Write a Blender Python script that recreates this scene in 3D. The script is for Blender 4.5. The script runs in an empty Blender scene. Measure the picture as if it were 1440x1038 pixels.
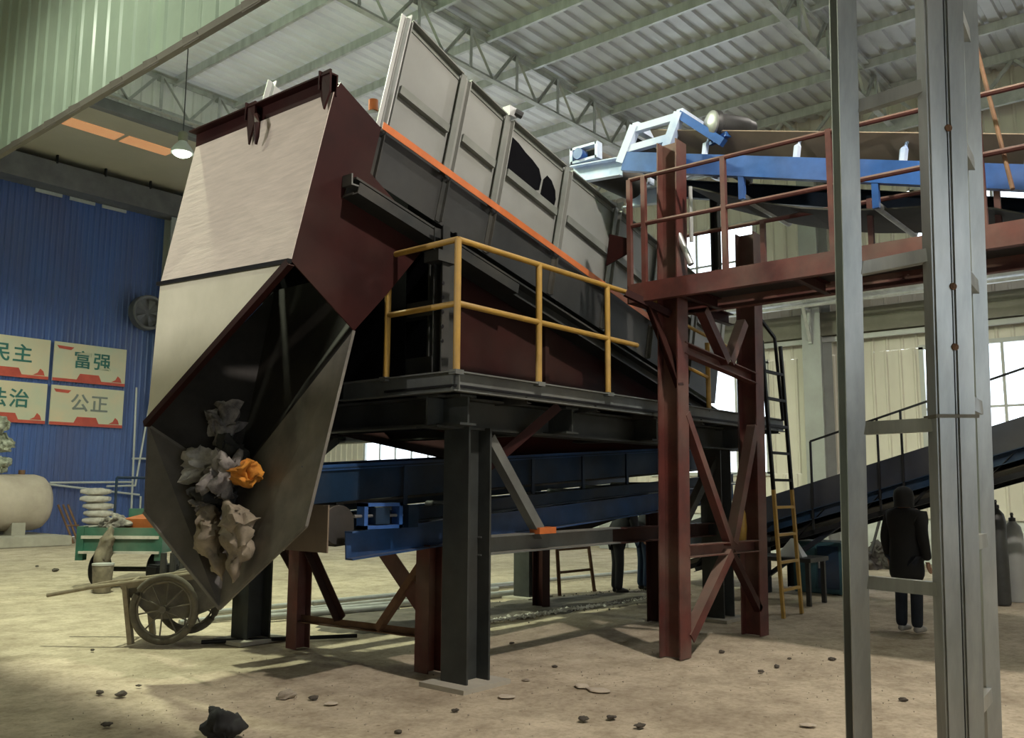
import bpy, bmesh, math, random
from mathutils import Vector, Matrix, noise
random.seed(7)
scene = bpy.context.scene
col = scene.collection
R = math.radians

# ------------------------------------------------------------------ camera
FPX, EYE, HOR, VP1 = 1240.0, 1.68, 166.0, 1490.0
_th = math.atan(HOR / FPX)
_yaw = math.atan((FPX * FPX + HOR * HOR) / VP1 / math.hypot(FPX, HOR))
_roll = R(0.3)
_fw = Vector((math.cos(_yaw), math.sin(_yaw), 0)); _r0 = Vector((math.sin(_yaw), -math.cos(_yaw), 0))
CF = _fw * math.cos(_th) + Vector((0, 0, math.sin(_th)))
_u0 = -_fw * math.sin(_th) + Vector((0, 0, math.cos(_th)))
CR = _r0 * math.cos(_roll) + _u0 * math.sin(_roll)
CU = -_r0 * math.sin(_roll) + _u0 * math.cos(_roll)
CP = Vector((0, 0, EYE))
cam_d = bpy.data.cameras.new('camera'); cam = bpy.data.objects.new('camera', cam_d); col.objects.link(cam)
cam_d.sensor_fit = 'HORIZONTAL'; cam_d.sensor_width = 36.0; cam_d.lens = 36.0 * FPX / 1440.0
cam_d.clip_start = 0.05; cam_d.clip_end = 300
m = Matrix((CR, CU, -CF)).transposed().to_4x4(); m.translation = CP
cam.matrix_world = m
scene.camera = cam

# ------------------------------------------------------------------ world, light, exposure
w = bpy.data.worlds.new('world'); scene.world = w; w.use_nodes = True
bg = w.node_tree.nodes['Background']; bg.inputs[0].default_value = (0.86, 0.93, 1.0, 1); bg.inputs[1].default_value = 3.6
scene.view_settings.view_transform = 'Standard'; scene.view_settings.look = 'None'
scene.view_settings.exposure = 0.0; scene.view_settings.gamma = 1.0; scene.view_settings.use_curve_mapping = False
LAMPS = [  # x, y, z of the bulb, watts, colour
    (5.1, -0.6, 9.75, 2500, (1.0, 0.90, 0.80)),
    (5.0, 10.6, 9.75, 3300, (0.93, 1.0, 0.72)),
    (9.27, 17.0, 8.72, 700, (0.90, 1.0, 0.66)),
    (12.8, 2.6, 9.75, 350, (1.0, 0.93, 0.86)),
    (5.6, 25.0, 9.0, 900, (0.95, 1.0, 0.85)),
    (1.2, 9.8, 8.98, 260, (0.95, 1.0, 0.80)),
]

FLOOD = 560      # watts of the floodlight behind the added partition

# ------------------------------------------------------------------ helpers
def ray(px, py): return CF + CR * ((px - 720) / FPX) - CU * ((py - 519) / FPX)
def onX(px, py, v): d = ray(px, py); return CP + d * ((v - CP.x) / d.x)
def onY(px, py, v): d = ray(px, py); return CP + d * ((v - CP.y) / d.y)
def onZ(px, py, v=0.0): d = ray(px, py); return CP + d * ((v - CP.z) / d.z)
WL = {}
def V(*a): return Vector(a)
def setp(o, label=None, cat=None, group=None, kind=None):
    if label: o['label'] = label
    if cat: o['category'] = cat
    if group: o['group'] = group
    if kind: o['kind'] = kind
    return o
def thing(name, loc, label, cat, group=None, kind=None):
    o = bpy.data.objects.new(name, None); col.objects.link(o); o.location = loc; o.empty_display_size = 0.1
    WL[o.name] = Vector(loc)
    return setp(o, label, cat, group, kind)

def pbox(wd, ht): return [(-wd/2, -ht/2), (wd/2, -ht/2), (wd/2, ht/2), (-wd/2, ht/2)]
def pH(wd, ht, t=0.014):
    a, b, c = wd/2, ht/2, t/2
    return [(-a, -b), (a, -b), (a, -b+t), (c, -b+t), (c, b-t), (a, b-t), (a, b), (-a, b), (-a, b-t), (-c, b-t), (-c, -b+t), (-a, -b+t)]
def pC(wd, ht, t=0.012, flip=1):
    a, b = wd/2, ht/2
    return [(flip*x, y) for x, y in [(-a, -b), (a, -b), (a, -b+t), (-a+t, -b+t), (-a+t, b-t), (a, b-t), (a, b), (-a, b)]]
def pL(wd, ht, t=0.01, fx=1, fy=1):
    a, b = wd/2, ht/2
    return [(fx*x, fy*y) for x, y in [(-a, -b), (a, -b), (a, -b+t), (-a+t, -b+t), (-a+t, b), (-a, b)]]

class MB:
    def __init__(s): s.v = []; s.f = []
    def add(s, vs, fs):
        n = len(s.v); s.v += [Vector(x) for x in vs]; s.f += [tuple(i + n for i in f) for f in fs]; return s
    def prism(s, A, B):
        n = len(A); fs = [tuple(range(n))[::-1], tuple(range(n, 2*n))]
        fs += [(i, (i+1) % n, n + (i+1) % n, n + i) for i in range(n)]
        return s.add(list(A) + list(B), fs)
    def box(s, lo, hi):
        x0, y0, z0 = lo; x1, y1, z1 = hi
        return s.prism([(x0, y0, z0), (x1, y0, z0), (x1, y1, z0), (x0, y1, z0)], [(x0, y0, z1), (x1, y0, z1), (x1, y1, z1), (x0, y1, z1)])
    def bar(s, p, q, prof, up=(0, 0, 1)):
        p, q = Vector(p), Vector(q); d = (q - p).normalized(); u = Vector(up)
        if abs(d.dot(u)) > 0.98: u = Vector((0, 1, 0)) if abs(d.y) < 0.9 else Vector((1, 0, 0))
        sd = d.cross(u).normalized(); u2 = sd.cross(d)
        return s.prism([p + sd*a + u2*b for a, b in prof], [q + sd*a + u2*b for a, b in prof])
    def tube(s, p, q, r, n=8, r2=None):
        r2 = r if r2 is None else r2
        p, q = Vector(p), Vector(q); d = (q - p).normalized(); u = Vector((0, 0, 1)) if abs(d.z) < 0.9 else Vector((1, 0, 0))
        a = d.cross(u).normalized(); b = a.cross(d)
        c = [(math.cos(2*math.pi*i/n), math.sin(2*math.pi*i/n)) for i in range(n)]
        return s.prism([p + (a*x + b*y)*r for x, y in c], [q + (a*x + b*y)*r2 for x, y in c])
    def path(s, pts, r, n=8, closed=False):
        pts = [Vector(p) for p in pts]; k = len(pts); rings = []
        for i, p in enumerate(pts):
            a = pts[i-1] if (i > 0 or closed) else p; b = pts[(i+1) % k] if (i < k-1 or closed) else p
            d = (b - a).normalized(); u = Vector((0, 0, 1)) if abs(d.z) < 0.85 else Vector((1, 0, 0))
            x = d.cross(u).normalized(); y = x.cross(d)
            rr = r[i] if isinstance(r, (list, tuple)) else r
            rings.append([p + (x*math.cos(2*math.pi*j/n) + y*math.sin(2*math.pi*j/n))*rr for j in range(n)])
        vs = [v for g in rings for v in g]; fs = []
        for i in range(k if closed else k-1):
            i2 = (i+1) % k
            fs += [(i*n+j, i*n+(j+1) % n, i2*n+(j+1) % n, i2*n+j) for j in range(n)]
        if not closed: fs += [tuple(range(n))[::-1], tuple(range((k-1)*n, k*n))]
        return s.add(vs, fs)
    def plate(s, pts, th):
        pts = [Vector(p) for p in pts]; nn = Vector((0, 0, 0))
        for i in range(len(pts)):
            a, b = pts[i], pts[(i+1) % len(pts)]; nn += a.cross(b)
        nn.normalize()
        return s.prism([p - nn*th/2 for p in pts], [p + nn*th/2 for p in pts])
    def lathe(s, c, axis, prof, n=20):   # prof: (along, radius)
        c = Vector(c); d = Vector(axis).normalized(); u = Vector((0, 0, 1)) if abs(d.z) < 0.9 else Vector((1, 0, 0))
        a = d.cross(u).normalized(); b = a.cross(d); vs = []; fs = []; k = len(prof)
        for (t, r) in prof:
            vs += [c + d*t + (a*math.cos(2*math.pi*j/n) + b*math.sin(2*math.pi*j/n))*max(r, 1e-4) for j in range(n)]
        for i in range(k-1): fs += [(i*n+j, i*n+(j+1) % n, (i+1)*n+(j+1) % n, (i+1)*n+j) for j in range(n)]
        if prof[0][1] > 1e-3: fs.append(tuple(range(n))[::-1])
        if prof[-1][1] > 1e-3: fs.append(tuple(range((k-1)*n, k*n)))
        return s.add(vs, fs)
    def build(s, name, mat, parent=None, label=None, cat=None, group=None, kind=None, smooth=False, bevel=0):
        lo = Vector([min(v[i] for v in s.v) for i in range(3)]); hi = Vector([max(v[i] for v in s.v) for i in range(3)])
        c = (lo + hi) / 2
        me = bpy.data.meshes.new(name); me.from_pydata([v - c for v in s.v], [], s.f)
        bm = bmesh.new(); bm.from_mesh(me); bmesh.ops.recalc_face_normals(bm, faces=bm.faces[:])
        if bevel: bmesh.ops.bevel(bm, geom=bm.edges[:], offset=bevel, segments=2, affect='EDGES', clamp_overlap=True)
        bm.to_mesh(me); bm.free()
        me.materials.append(M[mat] if isinstance(mat, str) else mat)
        if smooth:
            me.shade_smooth(); me.set_sharp_from_angle(angle=R(42))
        o = bpy.data.objects.new(name, me); col.objects.link(o); WL[o.name] = c
        o.location = c - (WL[parent.name] if parent else Vector((0, 0, 0)))
        if parent: o.parent = parent
        return setp(o, label, cat, group, kind)
def dup(o, loc, parent, name=None):
    """copy one mesh object, sharing its data; loc is the world position of its centre"""
    c = o.copy(); col.objects.link(c); c.parent = parent
    WL[c.name] = Vector(loc); c.location = Vector(loc) - (WL[parent.name] if parent else Vector((0, 0, 0)))
    return c

# ------------------------------------------------------------------ materials
M = {}
def pm(name, c1, c2=None, scale=3.0, rough=0.6, metal=0.0, bump=0.0, detail=6, stretch=(1, 1, 1), lo=0.35, hi=0.68, dust=None, damt=0.5, spec=0.5, emit=None):
    mt = bpy.data.materials.new(name); mt.use_nodes = True; nt = mt.node_tree; N = nt.nodes; L = nt.links
    b = N['Principled BSDF']; c2 = c2 or tuple(x*0.7 for x in c1)
    geo = N.new('ShaderNodeNewGeometry'); mp = N.new('ShaderNodeMapping'); mp.inputs['Scale'].default_value = stretch
    L.new(geo.outputs['Position'], mp.inputs['Vector'])
    nz = N.new('ShaderNodeTexNoise'); nz.inputs['Scale'].default_value = scale; nz.inputs['Detail'].default_value = detail; nz.inputs['Roughness'].default_value = 0.62
    L.new(mp.outputs[0], nz.inputs['Vector'])
    cr = N.new('ShaderNodeValToRGB'); cr.color_ramp.elements[0].position = lo; cr.color_ramp.elements[1].position = hi
    cr.color_ramp.elements[0].color = (*c2, 1); cr.color_ramp.elements[1].color = (*c1, 1)
    L.new(nz.outputs[0], cr.inputs[0]); out = cr.outputs[0]
    if dust:      # dust lying on upward faces plus blotches
        n2 = N.new('ShaderNodeTexNoise'); n2.inputs['Scale'].default_value = scale*0.45; n2.inputs['Detail'].default_value = 8
        L.new(geo.outputs['Position'], n2.inputs['Vector'])
        sp = N.new('ShaderNodeSeparateXYZ'); L.new(geo.outputs['Normal'], sp.inputs[0])
        ma = N.new('ShaderNodeMath'); ma.operation = 'MULTIPLY_ADD'; ma.inputs[1].default_value = 0.45; L.new(sp.outputs[2], ma.inputs[0]); L.new(n2.outputs[0], ma.inputs[2])
        r2 = N.new('ShaderNodeMapRange'); r2.inputs[1].default_value = 0.42; r2.inputs[2].default_value = 0.85; r2.inputs[4].default_value = damt; L.new(ma.outputs[0], r2.inputs[0])
        mx = N.new('ShaderNodeMix'); mx.data_type = 'RGBA'; mx.inputs[7].default_value = (*dust, 1)
        L.new(r2.outputs[0], mx.inputs[0]); L.new(out, mx.inputs[6]); out = mx.outputs[2]
    L.new(out, b.inputs['Base Color'])
    b.inputs['Roughness'].default_value = rough; b.inputs['Metallic'].default_value = metal; b.inputs['Specular IOR Level'].default_value = spec
    if bump:
        bp = N.new('ShaderNodeBump'); bp.inputs['Strength'].default_value = bump; bp.inputs['Distance'].default_value = 0.02
        L.new(nz.outputs[0], bp.inputs['Height']); L.new(bp.outputs[0], b.inputs['Normal'])
    if emit:
        b.inputs['Emission Color'].default_value = (*emit[0], 1); b.inputs['Emission Strength'].default_value = emit[1]
    M[name] = mt; return mt
DUST = (0.36, 0.31, 0.24)
pm('roof_sheet', (0.58, 0.585, 0.60), (0.47, 0.475, 0.485), 1.2, 0.40, 0.15)
pm('galv', (0.62, 0.63, 0.63), (0.44, 0.45, 0.45), 5, 0.38, 0.3, stretch=(1, 1, .25))
pm('galv_dull', (0.52, 0.53, 0.52), (0.38, 0.39, 0.38), 4, 0.5, 0.25)
pm('galv_col', (0.44, 0.46, 0.445), (0.27, 0.29, 0.28), 6, 0.34, 0.4, stretch=(1, 1, .15), bump=0.05, dust=(0.30, 0.25, 0.19), damt=0.35)
pm('green_sheet', (0.44, 0.56, 0.42), (0.38, 0.49, 0.37), 1.5, 0.30, 0.0, bump=0.02)
pm('beige_ceiling', (0.56, 0.50, 0.37), (0.50, 0.45, 0.33), 0.6, 0.5)
pm('amber_panel', (0.85, 0.48, 0.22), (0.75, 0.40, 0.18), 2, 0.4, emit=((1.0, 0.45, 0.2), 0.35))  # orange reflected light put into the colour, with a weak glow
pm('dark_beam', (0.16, 0.16, 0.17), (0.11, 0.11, 0.12), 2, 0.6)
pm('blue_sheet', (0.055, 0.115, 0.34), (0.075, 0.09, 0.20), 0.35, 0.42, 0.0, stretch=(1.5, 1, .35), lo=.3, hi=.65)
pm('cream_sheet', (0.70, 0.66, 0.57), (0.60, 0.56, 0.48), 1.2, 0.5, stretch=(1, 1, .3))
pm('white_wall', (0.70, 0.73, 0.70), (0.50, 0.53, 0.50), 1.3, 0.8)
pm('wall_grey', (0.36, 0.38, 0.37), (0.30, 0.31, 0.30), 1.5, 0.6)
pm('olive_beam', (0.20, 0.19, 0.15), (0.15, 0.14, 0.11), 1.5, 0.7)
pm('floor', (0.50, 0.43, 0.32), (0.30, 0.25, 0.185), 0.9, 0.93, bump=0.25, detail=12, lo=.28, hi=.62)
pm('concrete', (0.46, 0.43, 0.36), (0.32, 0.30, 0.25), 1.2, 0.9, bump=0.2)
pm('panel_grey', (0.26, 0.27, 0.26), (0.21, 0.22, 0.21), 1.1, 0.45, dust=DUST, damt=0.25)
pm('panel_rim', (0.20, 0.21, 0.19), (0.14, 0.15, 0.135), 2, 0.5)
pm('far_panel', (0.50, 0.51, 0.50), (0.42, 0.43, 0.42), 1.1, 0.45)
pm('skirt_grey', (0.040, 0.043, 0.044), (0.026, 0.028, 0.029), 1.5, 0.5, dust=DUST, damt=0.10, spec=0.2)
pm('frame_grey', (0.040, 0.044, 0.044), (0.024, 0.026, 0.026), 2.5, 0.55, dust=DUST, damt=0.22, spec=0.2)
pm('platform_grey', (0.14, 0.155, 0.15), (0.085, 0.092, 0.09), 2.5, 0.55, dust=DUST, damt=0.3)
pm('column_black', (0.050, 0.056, 0.054), (0.030, 0.033, 0.032), 3, 0.5, dust=DUST, damt=0.10, spec=0.22)
pm('orange', (0.62, 0.17, 0.045), (0.48, 0.13, 0.035), 4, 0.45)
pm('black_paint', (0.005, 0.005, 0.007), (0.003, 0.003, 0.004), 3, 0.8, spec=0.05)
pm('maroon', (0.036, 0.0085, 0.0075), (0.022, 0.006, 0.0055), 2.0, 0.55, dust=DUST, damt=0.08, spec=0.15)
pm('red_primer', (0.125, 0.030, 0.023), (0.065, 0.018, 0.015), 3.5, 0.6, dust=DUST, damt=0.35)
pm('rust_bar', (0.19, 0.10, 0.05), (0.11, 0.055, 0.03), 6, 0.8)
pm('gable_white', (0.82, 0.82, 0.80), (0.74, 0.74, 0.72), 1, 0.5)
pm('dusty_plate', (0.72, 0.62, 0.54), (0.54, 0.47, 0.41), 9, 0.8, bump=0.16, detail=5, stretch=(1, .35, 3.2), lo=.2, hi=.75)
pm('cream_plate', (0.80, 0.76, 0.60), (0.68, 0.65, 0.50), 1.6, 0.7)
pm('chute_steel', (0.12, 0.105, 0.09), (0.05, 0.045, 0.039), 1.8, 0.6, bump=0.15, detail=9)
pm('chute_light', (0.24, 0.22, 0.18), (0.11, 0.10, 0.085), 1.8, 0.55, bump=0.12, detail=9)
pm('yellow', (0.50, 0.30, 0.055), (0.36, 0.215, 0.045), 4, 0.5, dust=DUST, damt=0.25)
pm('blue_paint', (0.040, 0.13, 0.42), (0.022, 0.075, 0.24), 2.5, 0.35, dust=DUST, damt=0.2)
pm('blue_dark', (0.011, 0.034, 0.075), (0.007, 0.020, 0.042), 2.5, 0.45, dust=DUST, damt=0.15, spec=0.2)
pm('blue_bright', (0.62, 0.70, 0.86), (0.36, 0.48, 0.74), 2.0, 0.25, lo=.25, hi=.5)  # blue paint whitened so its colour carries the glare on the head frame
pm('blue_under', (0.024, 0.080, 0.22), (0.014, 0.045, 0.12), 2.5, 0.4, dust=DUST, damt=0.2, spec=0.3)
pm('chute_back', (0.035, 0.031, 0.027), (0.016, 0.014, 0.013), 2, 0.6, bump=0.1, spec=0.2)  # chute steel darkened so its colour carries the interior shadow
pm('belt_rubber', (0.050, 0.046, 0.042), (0.026, 0.024, 0.022), 2, 0.8, dust=DUST, damt=0.4)
pm('belt_tan', (0.26, 0.20, 0.14), (0.18, 0.14, 0.10), 1.5, 0.8)
pm('dark_navy', (0.012, 0.017, 0.034), (0.007, 0.009, 0.016), 2, 0.5, dust=DUST, damt=0.12)
pm('steel', (0.42, 0.42, 0.42), (0.28, 0.28, 0.28), 6, 0.4, 0.7)
pm('dark_steel', (0.05, 0.05, 0.052), (0.025, 0.025, 0.026), 4, 0.5, 0.3)
pm('black_iron', (0.014, 0.014, 0.016), (0.008, 0.008, 0.009), 4, 0.6, spec=0.2)

def floor_material():
    mt = bpy.data.materials.new('dirt_floor'); mt.use_nodes = True; N = mt.node_tree.nodes; L = mt.node_tree.links; b = N['Principled BSDF']
    g = N.new('ShaderNodeNewGeometry')
    def nz(sc, det, ro=.6):
        n = N.new('ShaderNodeTexNoise'); n.inputs['Scale'].default_value = sc; n.inputs['Detail'].default_value = det; n.inputs['Roughness'].default_value = ro; L.new(g.outputs['Position'], n.inputs['Vector']); return n
    def ramp(src, p0, c0, p1, c1):
        r = N.new('ShaderNodeValToRGB'); e = r.color_ramp.elements; e[0].position = p0; e[0].color = (*c0, 1); e[1].position = p1; e[1].color = (*c1, 1); L.new(src, r.inputs[0]); return r
    def mix(f, a, c, mode='MIX'):
        m_ = N.new('ShaderNodeMix'); m_.data_type = 'RGBA'; m_.blend_type = mode
        if isinstance(f, float): m_.inputs[0].default_value = f
        else: L.new(f, m_.inputs[0])
        L.new(a, m_.inputs[6]); L.new(c, m_.inputs[7]); return m_.outputs[2]
    big = ramp(nz(.45, 8).outputs[0], .32, (.44, .37, .275), .66, (.66, .57, .43))
    mid = ramp(nz(2.6, 10, .7).outputs[0], .33, (.50, .47, .43), .60, (1, 1, 1))
    fine = ramp(nz(22, 6, .7).outputs[0], .30, (.62, .60, .57), .55, (1, 1, 1))
    vo = N.new('ShaderNodeTexVoronoi'); vo.inputs['Scale'].default_value = 5.5; L.new(g.outputs['Position'], vo.inputs['Vector'])
    sp = ramp(vo.outputs['Distance'], .05, (.35, .33, .30), .12, (1, 1, 1))
    c = mix(.75, big.outputs[0], mid.outputs[0], 'MULTIPLY'); c = mix(.7, c, fine.outputs[0], 'MULTIPLY'); c = mix(.55, c, sp.outputs[0], 'MULTIPLY')
    L.new(c, b.inputs['Base Color']); b.inputs['Roughness'].default_value = .94; b.inputs['Specular IOR Level'].default_value = .25
    bp = N.new('ShaderNodeBump'); bp.inputs['Strength'].default_value = .5; bp.inputs['Distance'].default_value = .02; L.new(nz(9, 10, .65).outputs[0], bp.inputs['Height']); L.new(bp.outputs[0], b.inputs['Normal'])
    M['floor'] = mt
floor_material()

# ------------------------------------------------------------------ the setting
WX, BY, GX, RZ, SZ = 21.7, 30.0, 4.5, 11.15, 12.4     # far wall, blue wall, hanging wall, roof, side bay ceiling
YR0, YR1 = -9.0, 18.7
def grid_floor():
    nx, ny = 150, 195; x0, x1, y0, y1 = -7.0, WX + .3, -9.2, BY + .3
    vs = []; fs = []
    for j in range(ny + 1):
        for i in range(nx + 1):
            x = x0 + (x1-x0)*i/nx; y = y0 + (y1-y0)*j/ny
            h = 0.018*noise.noise((x*0.5, y*0.5, 0)) + 0.010*noise.noise((x*1.7, y*1.7, 3.1)) - 0.012
            vs.append((x, y, min(h, 0.004)))
    for j in range(ny):
        for i in range(nx): a = j*(nx+1)+i; fs.append((a, a+1, a+nx+2, a+nx+1))
    mb = MB(); mb.v = [Vector(v) for v in vs]; mb.f = fs
    return mb.build('floor', 'floor', label='dusty beige concrete floor strewn with dirt', kind='structure', smooth=True)
floor = grid_floor()

def corr(mb, o, du, dv, width, length, pitch=0.33, rib=0.07, h=0.035, nrm=(0, 0, 1), th=0.002):
    """trapezoid-ribbed sheet: ribs run along dv, profile across du"""
    o, du, dv, nrm = Vector(o), Vector(du), Vector(dv), Vector(nrm); pts = [(0, 0)]; k = int(round(width/pitch)); p = width/k
    for i in range(k):
        c = (i + .5)*p; pts += [(c-rib/2-.02, 0), (c-rib/2+.008, h), (c+rib/2-.008, h), (c+rib/2+.02, 0)]
    pts.append((width, 0))
    n = len(mb.v)
    for a, b in pts: mb.v += [o + du*a + nrm*b, o + du*a + nrm*b + dv*length]
    mb.f += [(n+2*i, n+2*i+2, n+2*i+3, n+2*i+1) for i in range(len(pts)-1)]
    return mb

def sheets(parent, mat, o, du, dv, total, length, sw, nrm, name='sheet', pitch=0.33, rib=0.07, h=0.035):
    n = max(1, int(round(total/sw))); s = total/n; first = None; o = Vector(o); du = Vector(du)
    for i in range(n):
        if first is None:
            first = corr(MB(), o, du, dv, s + (.02 if n > 1 else 0), length, pitch, rib, h, nrm).build(name, mat, parent)
            c0 = WL[first.name].copy()
        else: dup(first, c0 + du*s*i + Vector(nrm)*(0.006*(i % 2)), parent)

ceil = thing('ceiling', (13, 5, RZ), 'grey ribbed steel roof sheeting on purlins over the main hall', None, kind='structure')
sheets(ceil, 'roof_sheet', (GX, YR0, RZ), (0, 1, 0), (1, 0, 0), 12.0-YR0, WX-GX, 0.99, (0, 0, 1), rib=.10, h=.06)
fr_ = pm('roof_frp', (0.70, 0.71, 0.72), (0.60, 0.61, 0.62), 1.2, 0.4)       # translucent daylight sheets of the left roof bay
nt = fr_.node_tree; pb_ = nt.nodes['Principled BSDF']; tl_ = nt.nodes.new('ShaderNodeBsdfTranslucent'); tl_.inputs[0].default_value = (1.0, .97, .92, 1); ms_ = nt.nodes.new('ShaderNodeMixShader'); ms_.inputs[0].default_value = .032
nt.links.new(pb_.outputs[0], ms_.inputs[1]); nt.links.new(tl_.outputs[0], ms_.inputs[2]); nt.links.new(ms_.outputs[0], nt.nodes['Material Output'].inputs[0])
sheets(ceil, 'roof_frp', (GX, 12.0, RZ), (0, 1, 0), (1, 0, 0), YR1-12.0, WX-GX, 0.99, (0, 0, 1), rib=.10, h=.06)
first = None
for k in range(11):
    x = 5.22 + 1.56*k
    if first is None:
        first = MB().bar((x, YR0, RZ-.11), (x, YR1, RZ-.11), pC(.07, .2, .012)).build('purlin', 'galv', ceil); c0 = WL[first.name].copy()
    else: dup(first, c0 + V(1.56*k, 0, 0), ceil)

TRUSS_LBL = {5.9: 'galvanised roof truss seen behind the right-hand galvanised tower', 11.6: 'long galvanised roof truss crossing above the grey machine housing', 18.5: 'galvanised roof truss in front of the white gable sheets at left'}
def truss(y):
    t = thing('roof_truss', (GX+.2, y, 10.1), TRUSS_LBL[y], 'truss', 'galvanised roof trusses'); z0, z1 = 10.17, 10.98; xa, xb = GX+.15, 20.9
    MB().bar((xa, y, z0), (xb, y, z0), pL(.13, .13, .016)).build('bottom_chord', 'galv_dull', t)
    MB().bar((xa, y, z1), (xb, y, z1), pL(.13, .13, .016, 1, -1)).build('top_chord', 'galv_dull', t)
    x = 5.08; k = 0
    while x < xb:
        MB().bar((x, y, z0), (x, y, z1), pL(.075, .075, .01)).build('vertical', 'galv_dull', t)
        MB().bar((x+.06, y, z1), (x+.73, y, z0), pL(.06, .06, .01)).build('diagonal', 'galv_dull', t)
        if x + 1.46 < xb: MB().bar((x+.75, y, z0), (x+1.40, y, z1), pL(.06, .06, .01)).build('diagonal', 'galv_dull', t)
        MB().plate([(x-.13, y+.03, z1+.02), (x+.13, y+.03, z1+.02), (x+.09, y+.03, z1-.13), (x-.09, y+.03, z1-.13)], .012).build('gusset', 'galv_dull', t)
        x += 1.47; k += 1
for y in (5.9, 11.6, 18.5): truss(y)
# eave lattice beam on the far wall columns
eb = thing('eave_beam', (20.85, 5, 10.1), 'galvanised longitudinal eave beam along the far wall columns', 'beam')
MB().bar((20.85, YR0, 10.12), (20.85, YR1, 10.12), pC(.10, .26, .014)).build('bottom_chord', 'galv_dull', eb)
MB().bar((20.85, YR0, 10.98), (20.85, YR1, 10.98), pbox(.08, .1)).build('top_chord', 'galv_dull', eb)
y = YR0
while y < YR1 - 1:
    MB().bar((20.85, y, 10.25), (20.85, y+.6, 10.93), pL(.07, .07, .01)).build('diagonal', 'galv_dull', eb)
    MB().bar((20.85, y+.65, 10.93), (20.85, y+1.25, 10.25), pL(.07, .07, .01)).build('diagonal', 'galv_dull', eb); y += 1.3

# gable infill above the left truss, side bay ceiling
gi = thing('wall_gable', (13, YR1, 10.2), 'pale grey ribbed gable sheets seen through the left truss', None, kind='structure')
sheets(gi, 'gable_white', (GX, YR1+.06, 10.12), (1, 0, 0), (0, 0, 1), WX-GX, SZ-10.12, 1.0, (0, -1, 0), pitch=.25)
MB().box((GX-.1, YR1-.02, 9.86), (WX, YR1+.2, 10.1)).build('lintel', 'dark_beam', gi)
sc = MB().box((-7, YR1+.2, SZ), (WX+.2, BY+.2, SZ+.06)).build('ceiling_side', 'beige_ceiling', label='flat beige ceiling of the side bay above the blue wall', kind='structure')
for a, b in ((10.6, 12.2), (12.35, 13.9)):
    MB().box((a, 25.9, SZ-.02), (b, 26.55, SZ+.01)).build('skylight_panel', 'amber_panel', sc)  # glowing strips standing in for orange reflections on the ceiling

# green hanging wall
gw = thing('wall_hanging', (GX, 8, 6.3), 'pale green ribbed hanging wall above the opening at upper left', None, kind='structure')
sheets(gw, 'green_sheet', (GX, -9, 6.32), (0, 1, 0), (0, 0, 1), 39, 6.2, 1.05, (-1, 0, 0), pitch=.35, rib=.022, h=.022)
MB().bar((GX, -9, 6.31), (GX, 30, 6.31), pL(.07, .08, .01)).build('edge_trim', 'olive_beam', gw)
for k in range(14):
    yy = 4.4 + k*0.9 + random.uniform(-.2, .2)
    MB().plate([(GX-.05, yy, 6.33), (GX-.05, yy+.28, 6.35), (GX-.02, yy+.3, 6.26), (GX-.02, yy-.02, 6.26)], .006).build('loose_flap', 'olive_beam', gw)

# blue wall with dark head beam
bw = thing('wall_blue', (10, BY, 0), 'tall blue ribbed sheet wall at the far left', None, kind='structure')
sheets(bw, 'blue_sheet', (-7, BY, 0), (1, 0, 0), (0, 0, 1), WX+7, SZ, 1.0, (0, -1, 0), pitch=.2, rib=.05, h=.03)
hb = MB().box((-7, BY-.75, 11.35), (WX, BY, 12.15)).build('head_beam', 'dark_beam', bw)
for x in (11.6, 13.2, 14.8): MB().box((x, BY-.8, 12.1), (x+.05, BY-.7, 12.38)).build('hanger', 'black_iron', hb)
for x in (11.3, 12.4, 13.5): MB().box((x, BY-.08, 11.22), (x+.85, BY-.03, 11.33)).build('vent_slot', 'far_panel', bw)
wc = MB().bar((16.0, BY-.3, 0), (16.0, BY-.3, 11.4), pH(.4, .5, .02)).build('steel_column', 'wall_grey', label='grey steel column at the right end of the blue wall', cat='column')

# far wall: cream sheets, dado, windows
fwl = thing('wall_far', (WX, 10, 0), 'cream ribbed sheet wall with windows behind the machine', None, kind='structure')
WIN_L = [(-4.3, -0.8), (2.4, 5.75), (9.55, 13.0), (15.4, 18.9), (20.3, 25.3)]        # lower row, z 2.0 - 4.95
WIN_H = [(-4.3, -0.8), (2.4, 5.75), (9.75, 13.2), (15.4, 18.9), (21.3, 24.8)]        # upper row, z 6.75 - 8.75
ZL0, ZL1, ZH0, ZH1 = 2.05, 4.95, 6.75, 8.75
def wall_strip(z0, z1, holes):
    y = YR0; spans = []
    for a, b in holes: spans.append((y, a)); y = b
    spans.append((y, BY))
    for a, b in spans:
        if b - a > .1: sheets(fwl, 'cream_sheet', (WX, a, z0), (0, 1, 0), (0, 0, 1), b-a, z1-z0, 1.0, (-1, 0, 0), pitch=.33, rib=.05, h=.03)
wall_strip(1.05, ZL0, []); wall_strip(ZL0, ZL1, WIN_L); wall_strip(ZL1, ZH0, []); wall_strip(ZH0, ZH1, WIN_H); wall_strip(ZH1, SZ, [])
MB().box((WX-.12, YR0, 0), (WX+.1, BY, 1.05)).build('dado', 'white_wall', fwl)
MB().box((WX-.2, YR0, 1.02), (WX+.1, BY, 1.12)).build('dado_cap', 'cream_sheet', fwl)
gl = bpy.data.materials.new('window_glass'); gl.use_nodes = True; nt = gl.node_tree; nt.nodes.clear()
o_ = nt.nodes.new('ShaderNodeOutputMaterial'); t_ = nt.nodes.new('ShaderNodeBsdfTransparent'); t_.inputs[0].default_value = (.93, .95, .96, 1)
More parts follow.
